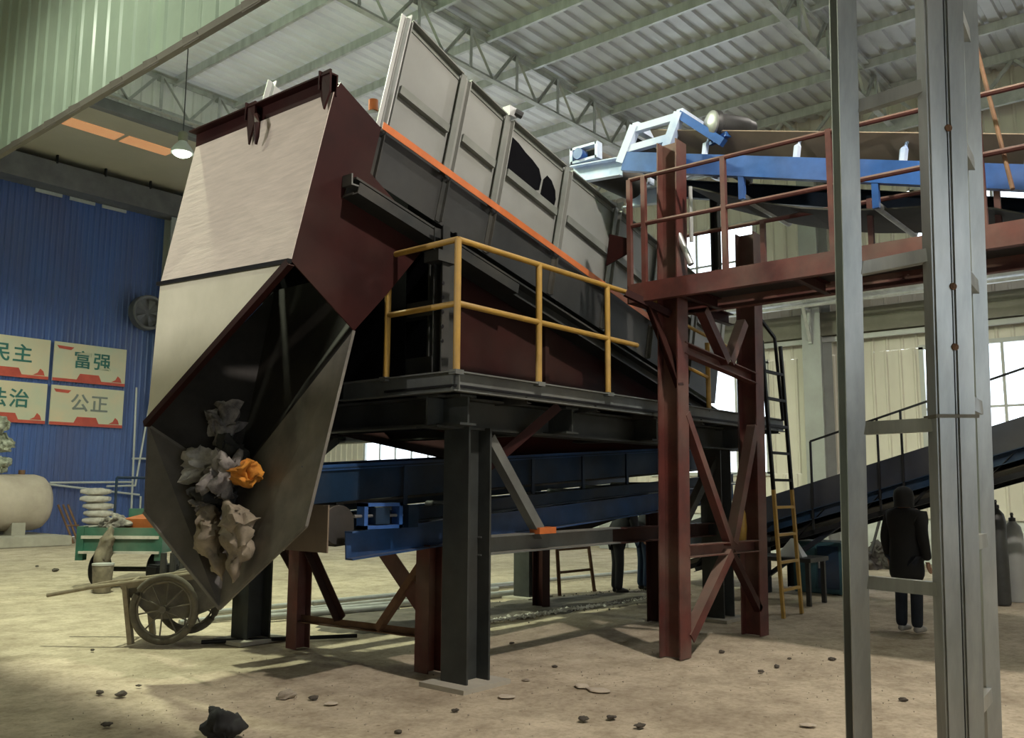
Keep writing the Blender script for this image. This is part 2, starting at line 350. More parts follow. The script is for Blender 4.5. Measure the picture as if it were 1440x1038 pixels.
g_ = nt.nodes.new('ShaderNodeBsdfGlossy'); g_.inputs['Roughness'].default_value = .05; mx_ = nt.nodes.new('ShaderNodeMixShader'); mx_.inputs[0].default_value = .06
nt.links.new(t_.outputs[0], mx_.inputs[1]); nt.links.new(g_.outputs[0], mx_.inputs[2]); nt.links.new(mx_.outputs[0], o_.inputs[0]); M['glass'] = gl
wn = 0
def window(y0, y1, z0, z1, rows, lbl):
    global wn; wn += 1
    t = thing('window_%d' % wn, (WX, (y0+y1)/2, z0), lbl, None, kind='structure'); x = WX-.03
    fr = MB()
    for a, b in (((x, y0-.05, z0), (x, y1+.05, z0)), ((x, y0-.05, z1), (x, y1+.05, z1)), ((x, y0, z0), (x, y0, z1)), ((x, y1, z0), (x, y1, z1))): fr.bar(a, b, pbox(.1, .1))
    fr.build('frame', 'far_panel', t); n = max(2, int(round((y1-y0)/0.85)))
    for i in range(1, n): MB().bar((x, y0+(y1-y0)*i/n, z0), (x, y0+(y1-y0)*i/n, z1), pbox(.06, .06)).build('mullion', 'far_panel', t)
    for j in range(1, rows): MB().bar((x, y0, z0+(z1-z0)*j/rows), (x, y1, z0+(z1-z0)*j/rows), pbox(.05, .05)).build('transom', 'far_panel', t)
    f0 = None
    for i in range(n):
        for j in range(rows):
            c = V(x, y0+(y1-y0)*(i+.5)/n, z0+(z1-z0)*(j+.5)/rows)
            if f0 is None:
                f0 = MB().box((x-.003, c.y-(y1-y0)/n/2, c.z-(z1-z0)/rows/2), (x+.003, c.y+(y1-y0)/n/2, c.z+(z1-z0)/rows/2)).build('pane', 'glass', t)
            else: dup(f0, c, t)
lw = ['low window off the right edge', 'bright low window behind the galvanised tower', 'low window behind the red tower', 'low window hidden behind the trommel', 'bright low window seen under the trommel']
hw = ['high window off the right edge', 'high window behind the feed conveyor at right', 'bright high window behind the red walkway rails', 'high window hidden behind the housing', 'high window at the far end of the wall']
for (a, b), l in zip(WIN_L, lw): window(a, b, ZL0, ZL1, 2, l)
for (a, b), l in zip(WIN_H, hw): window(a, b, ZH0, ZH1, 2, l)
MB().box((WX-.35, YR0, 5.42), (WX-.1, BY, 6.0)).build('crane_girder', 'olive_beam', fwl)
MB().bar((WX-.2, YR0, 5.33), (WX-.2, BY, 5.33), pC(.1, .12, .01)).build('girt', 'far_panel', fwl)
for y, lbl in ((2.0, 'grey wall column at the far right of the cream wall'), (8.0, 'grey wall column with a triangular bracket, behind the yellow ladder'), (14.0, 'grey wall column hidden behind the red tower'), (20.0, 'grey wall column beyond the trommel')):
    t = thing('wall_column', (WX-.5, y, 0), lbl, 'column', 'grey wall columns')
    MB().bar((WX-.55, y, 0), (WX-.55, y, 10.1), pH(.45, .75, .03), up=(1, 0, 0)).build('shaft', 'wall_grey', t)
    a = V(WX-1.35, y, 6.0)
    MB().bar(a, (WX-.9, y, 6.0), pL(.08, .08, .012)).bar(a + V(.03, 0, 0), (WX-.95, y, 5.2), pL(.08, .08, .012)).bar((WX-.95, y, 6.0), (WX-.95, y, 5.15), pL(.08, .08, .012)).build('bracket', 'galv_dull', t)
dp = thing('wall_duct', (WX-1.15, 5, 6.3), 'large round galvanised duct running along the cream wall', 'duct')
MB().tube((WX-1.15, YR0, 6.28), (WX-1.15, BY-1, 6.28), .2, 14).build('duct', 'galv', dp, smooth=True)
for y in (2, 8, 14, 20): MB().tube((WX-1.15, y-.04, 6.28), (WX-1.15, y+.04, 6.28), .215, 14).build('band', 'galv_dull', dp)
pp = MB().tube((WX-1.3, YR0, 6.02), (WX-1.3, 13, 6.02), .045, 8).build('thin_pipe', 'galv', label='thin galvanised pipe on brackets below the round duct', cat='pipe', smooth=True)

# the hall closes behind the viewer
MB().box((-7.2, -9.2, 0), (-7.0, BY, 12.4)).build('wall_back', 'cream_sheet', label='cream wall behind the viewer', kind='structure')
wr = thing('wall_right', (7, -9, 0), 'cream wall on the right of the viewer with a loading doorway', None, kind='structure')
MB().box((-7, -9.2, 0), (-2.5, -9, 12.4)).build('panel', 'cream_sheet', wr)
MB().box((3.5, -9.2, 0), (WX+.2, -9, 12.4)).build('panel', 'cream_sheet', wr)
MB().box((-2.5, -9.2, 3.8), (3.5, -9, 12.4)).build('panel', 'cream_sheet', wr)
MB().box((-7, -9, 9.5), (GX-.05, YR1, 9.6)).build('ceiling_bay', 'cream_sheet', label='low ceiling of the bay the viewer stands in', kind='structure')

# unseen partition added to cut the floodlight's beam, left of the viewer
MB().box((-.62, 4.5, 0), (-.5, 16, 4.30)).build('wall_partition', 'cream_sheet', label='partition wall left of the viewer', kind='structure')
fl_ = thing('floodlight', (-1.6, 8.2, 0), 'floodlight on a post behind the partition left of the viewer', 'lamp')
MB().tube((-1.6, 8.2, 0), (-1.6, 8.2, 4.5), .04, 8).build('post', 'dark_steel', fl_)
MB().box((-1.78, 8.0, 4.42), (-1.6, 8.4, 4.78)).build('housing', 'dark_steel', fl_, bevel=.02)
def flood():
    ld = bpy.data.lights.new('flood_light', 'SPOT'); ld.energy = FLOOD; ld.color = (1.0, .97, .92); ld.shadow_soft_size = .06; ld.spot_size = R(110); ld.spot_blend = .4
    lo = bpy.data.objects.new('flood_light', ld); col.objects.link(lo); lo.parent = fl_; lo.location = (.1, 0, 4.6); lo.rotation_euler = (R(90), 0, R(-100))
flood()

# high-bay lamps
def high_bay(i, x, y, z, watts, colr):
    lbl = ['high-bay lamp hanging above the viewer bay side', 'high-bay lamp hanging above the discharge chute', 'lit high-bay lamp with a white shade hanging below the left truss', 'high-bay lamp hanging above the feed conveyor', 'high-bay lamp hanging before the blue wall', 'high-bay lamp hanging in the viewer bay'][i]
    t = thing('high_bay_lamp', (x, y, z), lbl, 'lamp', 'high-bay lamps')
    MB().lathe((x, y, z), (0, 0, 1), [(-.02, .235), (.03, .23), (.13, .17), (.22, .09), (.24, .085), (.235, .08), (.12, .155), (.02, .215)], 24).build('shade', 'far_panel', t, smooth=True)
    MB().lathe((x, y, z), (0, 0, 1), [(.24, .085), (.26, .10), (.42, .10), (.46, .06), (.47, 0)], 16).build('ballast', 'olive_beam', t, smooth=True)
    top = 9.5 if x < GX else RZ-.005 if y < YR1 else SZ
    MB().tube((x, y, z+.45), (x, y, top), .012, 6).build('rod', 'dark_steel', t)
    bulb = MB().lathe((x, y, z), (0, 0, 1), [(-.11, 0), (-.10, .09), (-.06, .165), (.0, .205), (.03, .2), (.06, 0)], 20).build('lens', 'bulb', t, smooth=True)
    ld = bpy.data.lights.new('lamp_light', 'SPOT'); ld.energy = watts; ld.color = colr; ld.shadow_soft_size = .16; ld.spot_size = R(172); ld.spot_blend = .35
    lo = bpy.data.objects.new('lamp_light', ld); col.objects.link(lo); lo.parent = t; lo.location = (0, 0, -.30)
pm('bulb', (.9, .95, .85), (.9, .95, .85), emit=((.90, 1.0, .82), 14.0))
for i, a in enumerate(LAMPS): high_bay(i, *a)

# ------------------------------------------------------------------ trommel screen
AX = R(13.2); ac, as_ = math.cos(AX), math.sin(AX)
def T(u, y, v): return V(5.07 + u*ac + v*as_, y, 4.90 - u*as_ + v*ac)
YN, YF = 5.85, 8.0
tm = thing('trommel_screen', (8.2, 6.95, 0), 'huge tilted trommel screen with grey panelled housing, orange stripe and maroon discharge hood', 'machine')
US = [0, .87, 1.58, 2.67, 3.72, 4.77, 5.8, 6.7]; VT = [1.235, 1.14, 1.10, 1.09, 1.10, 1.10, 1.10, 1.10]
for i in range(7):
    u0, u1, t0, t1 = US[i], US[i+1], VT[i], VT[i+1]
    y = YN
    p = MB().plate([T(u0+.005, y, .02), T(u1-.005, y, .02), T(u1-.005, y, t1), T(u0+.005, y, t0)], .008).build('side_panel', 'panel_grey', tm)
    # folded rims: top, both ends, and the middle stiffener of every panel
    MB().bar(T(u0+.06, y-.035, t0-.05), T(u1-.06, y-.035, t1-.05), pL(.07, .07, .014, 1, -1), up=(as_, 0, ac)).build('top_rim', 'panel_rim', p)
    MB().bar(T(u0+.04, y-.03, .02), T(u0+.04, y-.03, t0-.02), pL(.06, .07, .012)).build('end_rim', 'panel_grey', p)
    MB().bar(T(u1-.04, y-.03, .02), T(u1-.04, y-.03, t1-.02), pL(.06, .07, .012, -1)).build('end_rim', 'panel_rim', p)
    MB().bar(T(u0+.10, y-.03, .47), T(u1-.10, y-.03, .45), pbox(.06, .085), up=(as_, 0, ac)).build('stiffener', 'panel_rim', p)
    MB().plate([T(u0-.02, y-.075, -.036), T(u1-.02, y-.075, -.036), T(u1-.02, y-.075, .036), T(u0-.02, y-.075, .036)], .006).build('stripe', 'orange', tm)
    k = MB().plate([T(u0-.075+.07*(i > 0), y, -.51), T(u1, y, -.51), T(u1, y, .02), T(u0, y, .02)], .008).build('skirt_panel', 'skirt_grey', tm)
    MB().bar(T(u0+.02, y-.03, -.5), T(u0+.02, y-.03, -.05), pL(.05, .06, .01)).build('skirt_post', 'frame_grey', k)
    if i == 2:   # black blotches on the third panel
        def blotch(us, vs):
            MB().plate([T(u0 + a*(u1-u0), y-.006, b) for a, b in zip(us, vs)], .004).build('black_patch', 'black_paint', p)
        blotch([.06, .06, .12, .22, .34, .46, .58, .64, .63, .55, .40, .2], [.55, .80, .93, .92, .88, .86, .82, .72, .58, .53, .52, .52])
        blotch([.66, .67, .72, .80, .88, .91, .90, .80], [.55, .74, .82, .80, .72, .62, .54, .53])
        # far side wall and back edge
MB().bar(T(-.0, YN-.03, -.02), T(0, YN-.03, 1.25), pL(.08, .07, .012)).build('corner_post', 'far_panel', tm)
for i in range(7):
    MB().plate([T(US[i], YF, .02), T(US[i+1], YF, .02), T(US[i+1], YF, VT[i+1]), T(US[i], YF, VT[i])], .008).build('far_side_panel', 'far_panel', tm)
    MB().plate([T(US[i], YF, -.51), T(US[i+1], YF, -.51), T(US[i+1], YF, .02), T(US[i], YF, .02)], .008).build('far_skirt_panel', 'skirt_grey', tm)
MB().bar(T(0, YF-.03, -.02), T(0, YF-.03, 1.25), pL(.08, .07, .012)).build('corner_post', 'far_panel', tm)
MB().plate([T(6.7, YN, -.5), T(6.7, YF, -.5), T(6.7, YF, 1.1), T(6.7, YN, 1.1)], .01).build('rear_panel', 'panel_grey', tm)
# lamp, sensor and red beacon on the housing top
MB().tube(onY(525, 156, 6.6), onY(525, 141, 6.6), .05, 12).build('beacon', 'orange', tm, smooth=True)
MB().bar(onY(508, 160, 6.6), onY(545, 152, 6.6), pbox(.05, .03)).build('beacon_arm', 'far_panel', tm)
c = T(1.62, YN-.02, 1.17); MB().box(c - V(.09, .05, .06), c + V(.03, .05, .05)).build('sensor_box', 'galv', tm)
MB().tube(c + V(.0, -.05, 0), c + V(.07, -.09, -.03), .04, 10).build('sensor_lens', 'dark_steel', tm)
# drum inside
MB().lathe(T(.7, (YN+YF)/2, -.15), (ac, 0, -as_), [(0, .76), (0, .80), (5.7, .80), (5.7, .76)], 40).build('drum', 'black_iron', tm, smooth=True)
for u in (1.1, 3.2, 6.0): MB().lathe(T(u, (YN+YF)/2, -.15), (ac, 0, -as_), [(0, .805), (0, .86), (.12, .86), (.12, .805)], 40).build('drum_tyre', 'dark_steel', tm, smooth=True)
# long side beams under the housing
for y in (YN-.10, YF+.10):
    MB().bar(T(-.26, y, -.78), T(6.9, y, -.78), pH(.22, .17, .02), up=(as_, 0, ac)).build('long_beam', 'frame_grey', tm)
MB().bar(T(-.26, YN-.24, -.82), T(1.9, YN-.24, -.82), pL(.08, .10, .012, -1), up=(as_, 0, ac)).build('beam_angle', 'frame_grey', tm)
MB().bar(T(-.24, YN-.20, -.72), T(-.24, YF+.2, -.72), pL(.12, .1, .014)).build('end_angle', 'platform_grey', tm)
# maroon collecting hopper below the housing
def hop(y, lbl):
    a = [T(1.35, y, -.78), T(6.7, y, -.78)]
    MB().plate([a[0], a[1], V(a[1].x, y, 2.4), V(a[0].x, y, 2.4)], .012).build('hopper_side', 'maroon', tm)
hop(5.93, 0); hop(7.92, 0)
x0, x1 = T(1.35, 0, -.7).x, T(6.7, 0, -.7).x
MB().plate([(x0, 5.93, 2.42), (x1, 5.93, 2.42), (x1, 6.5, 1.98), (x0+1.6, 6.5, 1.98), (x0, 6.2, 2.24)], .012).build('hopper_slope', 'maroon', tm)
MB().plate([(x0, 7.92, 2.42), (x1, 7.92, 2.42), (x1, 7.4, 1.98), (x0+1.6, 7.4, 1.98), (x0, 7.7, 2.24)], .012).build('hopper_slope', 'maroon', tm)
MB().plate([T(1.35, 5.93, -.7), T(1.35, 7.92, -.7), V(x0, 7.92, 2.42), V(x0, 7.7, 2.24), V(x0, 6.2, 2.24), V(x0, 5.93, 2.42)], .012).build('hopper_end', 'black_paint', tm)
for x in (7.6, 8.9): MB().bar((x, 5.9, 2.55), (x, 5.9, 4.9-(x-5.07)*math.tan(AX)-.75), pbox(.07, .05), up=(0, 1, 0)).build('hopper_rib', 'maroon', tm)
# the open frame at the tail: adjustable post with bolt holes, cross members
px = 5.50
MB().bar((px, 5.45, 2.6), (px, 5.45, 4.0), pC(.09, .12, .012), up=(0, 1, 0)).build('jack_post', 'frame_grey', tm)
for k in range(5): MB().tube((px-.04, 5.384, 2.95+k*.13), (px-.04, 5.39, 2.95+k*.13), .018, 8).build('bolt_hole', 'black_iron', tm)
MB().box((px-.13, 5.36, 3.66), (px+.1, 5.54, 3.76)).build('jack_clamp', 'frame_grey', tm)
MB().bar((5.7, 5.62, 2.6), (5.7, 5.62, 3.92), pH(.2, .2, .02)).build('tail_post', 'column_black', tm)
MB().bar((5.7, 8.25, 2.6), (5.7, 8.25, 3.92), pH(.2, .2, .02)).build('tail_post', 'column_black', tm)
for z in (2.78, 3.3): MB().bar((5.62, 5.6, z), (5.62, 8.2, z), pC(.12, .14, .012)).build('cross_member', 'frame_grey', tm)
MB().plate([(5.95, 5.7, 2.5), (5.95, 8.2, 2.5), (5.95, 8.2, 4.1), (5.95, 5.7, 4.1)], .02).build('tail_plate', 'black_paint', tm)  # black sheet standing in for the dark behind the open frame
# main legs, base plates, beams at platform level
LEGS = [(5.78, 5.36), (5.82, 8.62), (10.78, 8.72), (10.76, 5.5)]
for x, y in LEGS:
    l = MB().bar((x, y, .03), (x, y, 2.2), pH(.30, .30, .022), up=(1, 0, 0)).build('leg', 'column_black', tm)
    MB().box((x-.3, y-.26, -.01), (x+.3, y+.26, .03)).build('base_plate', 'concrete', l)
for y, zb in ((5.4, 2.32), (8.65, 2.40)): MB().bar((5.3, y, zb), (11.3, y, zb), pH(.25, .28, .02)).build('sill_beam', 'column_black', tm)
for x in (5.5, 7.0, 8.6, 10.78): MB().bar((x, 5.1, 2.33), (x, 8.9, 2.33), pH(.2, .26, .02)).build('cross_beam', 'column_black', tm)
MB().bar((5.9, 5.36, 1.16), (8.15, 5.36, 1.17), pC(.12, .17, .014)).build('tie_beam', 'platform_grey', tm)
MB().bar((8.12, 5.36, 1.165), (10.65, 5.5, 1.15), pC(.12, .17, .014)).build('tie_beam', 'maroon', tm)
MB().bar((6.0, 5.32, 2.12), (6.78, 5.32, 1.22), pbox(.10, .10)).build('brace', 'platform_grey', tm)
MB().box((6.66, 5.24, 1.24), (6.92, 5.36, 1.30)).build('brace_weld', 'orange', tm)
MB().bar((6.75, 5.1, 2.45), (6.0, 5.5, 1.75), pL(.09, .09, .012)).build('brace', 'maroon', tm)
MB().bar((10.7, 5.46, 2.1), (9.8, 5.46, 1.25), pbox(.1, .1)).build('brace', 'frame_grey', tm)
MB().bar((5.85, 8.6, 1.5), (6.9, 8.6, 2.25), pbox(.1, .1)).build('brace', 'platform_grey', tm)

# ---- discharge hood and chute
HN, HF = 5.78, 7.98
TR, TL = V(4.50, HN, 5.02), V(4.50, HF, 5.08)
BR, BL = V(4.13, HN, 3.46), V(4.21, HF, 3.61)
B, D = V(4.16, 7.98, 2.26), V(4.15, 7.93, 1.43)
E_, F_ = V(4.44, 7.06, .61), V(4.46, 5.90, 1.36)
C_ = V(4.79, HN, 2.99); G = V(4.82, 7.50, 1.72)
side = [(4.50, 5.02), (4.56, 5.13), (5.03, 4.87), (4.92, 4.42), (5.2, 4.25), (5.63, 3.92), (5.16, 3.38), (4.79, 2.99), (4.13, 3.46)]
h = MB().plate([(x, HN, z) for x, z in side], .012).build('hood_side', 'maroon', tm)
MB().plate([(x, HF+.02, z) for x, z in side[:7]] + [(5.16, HF+.02, 2.2), (4.17, HF+.02, 2.26)], .012).build('hood_side', 'maroon', tm)
MB().plate([(4.56, HN, 5.13), (5.03, HN, 4.87), (5.03, HF, 4.87), (4.56, HF, 5.15)], .012).build('hood_top', 'maroon', tm)
MB().plate([TR, TL, BL, BR], .012).build('hood_end_plate', 'dusty_plate', tm)
MB().plate([BR, BL, B], .012).build('hood_lower_plate', 'cream_plate', tm)
MB().bar(TR + V(-.03, -.02, .06), TL + V(-.03, .02, .06), pL(.10, .19, .014, -1, -1)).build('hood_flange', 'maroon', tm)
MB().bar(BR + V(-.02, -.01, .0), BL + V(-.02, .02, .0), pbox(.035, .035)).build('plate_seam', 'black_iron', tm)
MB().bar(BR + V(-.01, 0, -.01), B + V(-.01, 0, -.01), pL(.06, .06, .01)).build('lip_angle', 'maroon', tm)
for t, s_ in ((.53, 1), (.03, .8)):
    q = TR.lerp(TL, t) + V(-.06, 0, .08)
    MB().plate([q + V(0, -.09, .10), q + V(0, .03, .10), q + V(0, .03, -.12), q + V(-.02, -.04, -.32*s_), q + V(0, -.09, -.10)], .02).plate([q + V(-.03, .035, .11), q + V(.09, .035, .11), q + V(.09, .035, -.06), q + V(-.03, .035, -.06)], .014).build('flange_lug', 'maroon', tm)
q = TR.lerp(TL, .47) + V(-.06, 0, .02)
MB().path([q, q + V(-.05, -.05, -.02), q + V(-.07, -.10, -.12), q + V(-.07, -.10, -.24), q + V(-.06, -.08, -.31)], [.02, .025, .03, .025, .012], 8).build('lifting_hook', 'maroon', tm, smooth=True)
# chute walls: two plates meeting in a valley, a back with the shadow in its colour
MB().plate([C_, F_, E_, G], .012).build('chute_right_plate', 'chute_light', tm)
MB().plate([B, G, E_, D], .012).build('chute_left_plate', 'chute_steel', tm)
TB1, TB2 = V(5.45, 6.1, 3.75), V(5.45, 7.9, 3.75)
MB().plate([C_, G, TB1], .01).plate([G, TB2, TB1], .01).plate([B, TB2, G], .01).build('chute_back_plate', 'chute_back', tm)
MB().plate([V(5.5, 5.9, 2.6), V(5.5, 7.95, 2.6), V(5.5, 7.95, 4.85), V(5.5, 5.9, 4.85)], .012).build('hood_back_plate', 'black_paint', tm)  # black plate added to keep stray light out of the chute
MB().bar(F_, E_, pbox(.02, .025)).bar(D, E_, pbox(.02, .025)).bar(C_, F_, pbox(.02, .025)).build('chute_rim', 'chute_light', tm)

# ---- waste caught in the chute: every rag a thing
def crumple(name, mat, pts, rad, seed, amp=.5, fr=7.0, sq=.75, label=None, cat='rag', group=None, lump=2.2, sub=3):
    """a crumpled bag or rag: lumpy bodies of revolution along pts, heavily folded"""
    bm = bmesh.new(); rr = rad if isinstance(rad, (list, tuple)) else [rad]*len(pts); sd = random.Random(seed)
    off = V(sd.uniform(0, 50), sd.uniform(0, 50), sd.uniform(0, 50)); P = [Vector(p) for p in pts]
    n1, n2 = 24, 30; vs = []; fs = []
    def at(t):
        x = t*(len(P)-1); i = min(int(x), len(P)-2) if len(P) > 1 else 0; k = x - i
        if len(P) == 1: return P[0], rr[0]
        return P[i].lerp(P[i+1], k), rr[i]*(1-k) + rr[i+1]*k
    ax = (P[-1]-P[0]).normalized() if len(P) > 1 else V(0, 0, 1); u = V(.3, 1, .2).cross(ax).normalized(); w_ = ax.cross(u)
    for i in range(n1+1):
        t = i/n1; c, r = at(t); e = math.sin(math.pi*min(max(t, .02), .98))**.5
        if len(P) == 1: c = c + ax*r*math.cos(math.pi*(1-t))*.9
        for j in range(n2):
            a = 2*math.pi*j/n2; d = (u*math.cos(a)*sq + w_*math.sin(a))
            q = c + d*r*e; k = 1 + amp*(noise.noise(q*fr + off)*1.4 + 1.1*abs(noise.noise(q*fr*2.3 + off)) + .5*abs(noise.noise(q*fr*5 - off)) - .4)
            vs.append(c + d*r*e*k + ax*noise.noise(q*fr*1.3 - off)*r*.5)
    for i in range(n1):
        for j in range(n2): fs.append((i*n2+j, i*n2+(j+1) % n2, (i+1)*n2+(j+1) % n2, (i+1)*n2+j))
    fs += [tuple(range(n2))[::-1], tuple(range(n1*n2, (n1+1)*n2))]
    mb = MB(); mb.v = vs; mb.f = fs
    o = mb.build(name, mat, label=label, cat=cat, group=group, smooth=True); o.data.set_sharp_from_angle(angle=R(75)); bm.free(); return o
pm('rag_grey', (.34, .31, .28), (.10, .09, .085), 9, .9); pm('rag_tan', (.36, .30, .22), (.17, .14, .10), 6, .9)
pm('rag_orange', (.72, .30, .035), (.42, .15, .02), 9, .85); pm('rag_black', (.03, .03, .03), (.012, .012, .012), 6, .8); pm('rag_white', (.55, .53, .50), (.25, .24, .22), 8, .85)
def ch(px, py, x): return onX(px, py, x)
GR = 'rags in the chute'
crumple('waste_bag', 'rag_grey', [ch(316, 565, 4.85), ch(312, 595, 4.78), ch(318, 625, 4.72)], [.07, .19, .22], 3, .9, 8, label='grey torn bag highest up in the discharge chute', cat='waste bag', group=GR)
crumple('waste_bag', 'rag_black', [ch(312, 632, 4.70), ch(340, 660, 4.66)], [.18, .20], 4, .6, 7, label='black plastic bag below the grey torn bag in the chute', cat='waste bag', group=GR)
crumple('rag', 'rag_white', [ch(270, 640, 4.55), ch(285, 660, 4.50), ch(302, 650, 4.50)], [.12, .17, .12], 5, .95, 9, label='pale crumpled rag at the left of the chute pile', group=GR)
crumple('rag', 'rag_grey', [ch(300, 655, 4.47), ch(318, 672, 4.44), ch(335, 650, 4.48)], [.14, .17, .10], 6, .95, 10, label='grey twisted rag in the middle of the chute pile', group=GR)
crumple('rag', 'rag_black', [ch(282, 690, 4.50), ch(322, 700, 4.48)], [.15, .17], 7, .6, 8, label='black wad of cloth above the long tan rags', group=GR)
crumple('rag', 'rag_orange', [ch(352, 646, 4.50), ch(344, 664, 4.46), ch(354, 684, 4.48)], [.11, .14, .09], 8, .9, 9, label='bright orange crumpled rag in the discharge chute', group=GR)
crumple('rag', 'rag_tan', [ch(290, 708, 4.42), ch(294, 740, 4.38), ch(300, 775, 4.38), ch(312, 815, 4.39)], [.13, .17, .14, .09], 9, .8, 6.5, label='long tan rag hanging on the left of the chute mouth', group=GR)
crumple('rag', 'rag_tan', [ch(318, 705, 4.40), ch(336, 735, 4.35), ch(336, 775, 4.36), ch(328, 820, 4.38)], [.13, .18, .13, .10], 10, .8, 6.5, label='long tan rag hanging on the right of the chute mouth', group=GR)
crumple('rag', 'rag_grey', [ch(275, 690, 4.50), ch(288, 712, 4.42), ch(304, 700, 4.42)], [.08, .11, .10], 11, .9, 9, label='small grey rag on top of the long tan rags', group=GR)

# ------------------------------------------------------------------ access platform with yellow rails
ap = thing('access_platform', (5.3, 5.0, 2.46), 'grey steel walkway with yellow handrails along the near side of the trommel', 'platform')
PX0, PX1 = 5.22, 11.9
MB().bar((PX0, 5.0, 2.545), (PX1, 5.0, 2.545), pC(.07, .17, .012)).build('toe_channel', 'platform_grey', ap)
MB().bar((PX0, 4.97, 2.545), (PX0, 6.45, 2.545), pC(.07, .17, .012, -1)).build('toe_channel', 'platform_grey', ap)
MB().box((PX0, 5.0, 2.50), (PX1, 5.86, 2.52)).build('deck', 'black_iron', ap)
for x in (6.2, 7.3, 8.4, 9.5, 10.6, 11.7): MB().bar((x, 5.0, 2.46), (x, 5.85, 2.46), pL(.06, .06, .008)).build('joist', 'frame_grey', ap)
def post(x, y, z1=3.76): MB().tube((x, y, 2.6), (x, y, z1), .030, 10).build('rail_post', 'yellow', ap, smooth=True); MB().box((x-.05, y-.04, 2.6), (x+.05, y+.04, 2.64)).build('post_foot', 'platform_grey', ap)
for x, y in ((5.24, 5.86), (5.24, 5.0), (6.34, 5.0), (7.48, 5.0)): post(x, y)
for z, x1 in ((3.75, 8.6), (3.20, 8.05)):
    MB().tube((5.24, 5.0, z), (x1, 5.0, z), .026, 10).build('rail', 'yellow', ap, smooth=True)
    MB().tube((5.24, 5.0, z), (5.24, 5.86, z), .026, 10).build('rail', 'yellow', ap, smooth=True)
post(9.75, 5.05, 3.45); post(11.1, 5.05, 3.35)
MB().tube((9.2, 5.05, 3.60), (11.1, 5.05, 3.38), .022, 8).build('rail', 'yellow', ap, smooth=True)
MB().tube((9.2, 5.05, 3.10), (9.75, 5.05, 3.02), .022, 8).build('rail', 'yellow', ap, smooth=True)

# ------------------------------------------------------------------ conveyor under the trommel
uc = thing('belt_conveyor', (7.5, 6.9, 0), 'blue belt conveyor on red legs running under the trommel', 'conveyor')
def uz(x): return 1.18 + (x-4.9)*.062
for y, nm in ((5.92, 0), (7.88, 1)):
    MB().bar((4.92, y, uz(4.92)), (12.2, y, uz(12.2)), pC(.10, .24, .014, 1 if y < 7 else -1)).build('side_beam', 'blue_under', uc)
    MB().bar((5.0, y, uz(5)+.20), (12.2, y, uz(12.2)+.20), pC(.08, .13, .01, 1 if y < 7 else -1)).build('upper_beam', 'blue_dark', uc)
    yy = 6.15 if y < 7 else 7.65
    MB().plate([(4.6, yy, uz(4.6)+.36), (12.2, yy, uz(12.2)+.36), (12.2, yy, uz(12.2)+.66), (4.6, yy, uz(4.6)+.66)], .01).build('skirt', 'blue_dark', uc)
    MB().bar((4.6, yy, uz(4.6)+.66), (12.2, yy, uz(12.2)+.66), pL(.05, .05, .008)).build('skirt_angle', 'blue_under', uc)
    x = 5.7
    while x < 12:
        MB().bar((x, yy-.06*(1 if y < 7 else -1), uz(x)+.25), (x, yy-.06*(1 if y < 7 else -1), uz(x)+.64), pL(.05, .05, .008)).build('skirt_post', 'blue_dark', uc); x += .95
MB().plate([(5.0, 6.2, uz(5)+.34), (12.2, 6.2, uz(12.2)+.34), (12.2, 7.6, uz(12.2)+.34), (5.0, 7.6, uz(5)+.34)], .02).build('belt', 'belt_rubber', uc)
MB().plate([(5.0, 6.2, uz(5)-.02), (12.2, 6.2, uz(12.2)-.02), (12.2, 7.6, uz(12.2)-.02), (5.0, 7.6, uz(5)-.02)], .02).build('return_belt', 'belt_rubber', uc)
MB().lathe((5.0, 6.15, uz(5)+.16), (0, 1, 0), [(0, .17), (1.5, .17)], 24).build('tail_pulley', 'belt_rubber', uc, smooth=True)
x = 6.0
while x < 12:
    MB().tube((x, 6.1, uz(x)+.12), (x, 7.7, uz(x)+.12), .05, 10).build('roller', 'dark_steel', uc, smooth=True); x += .8
# take-up unit at the tail
for y in (5.84,):
    z = uz(5.2)+.12
    MB().box((4.98, y-.04, z), (5.02, y+.06, z+.22)).box((5.38, y-.04, z+.0), (5.42, y+.06, z+.22)).box((4.98, y-.04, z), (5.42, y+.06, z+.03)).box((4.98, y-.04, z+.19), (5.42, y+.06, z+.22)).build('take_up_frame', 'blue_paint', uc)
    MB().tube((4.9, y, z+.11), (5.45, y, z+.11), .014, 8).build('take_up_screw', 'steel', uc)
    MB().box((5.1, y-.05, z+.04), (5.26, y+.05, z+.18)).build('bearing', 'blue_dark', uc)
    MB().box((5.5, y-.03, z), (5.62, y+.05, z+.2)).build('guard', 'blue_dark', uc)
MB().plate([(4.80, 6.05, 1.12), (4.80, 7.75, 1.12), (4.80, 7.75, 1.52), (4.80, 6.05, 1.52)], .015).build('tail_board', 'belt_tan', uc)
MB().plate([(6.2, 6.02, uz(6.2)-.1), (9.6, 6.02, uz(9.6)-.1), (8.3, 6.02, 1.15), (6.2, 6.02, .98)], .012).build('belly_pan', 'black_iron', uc)
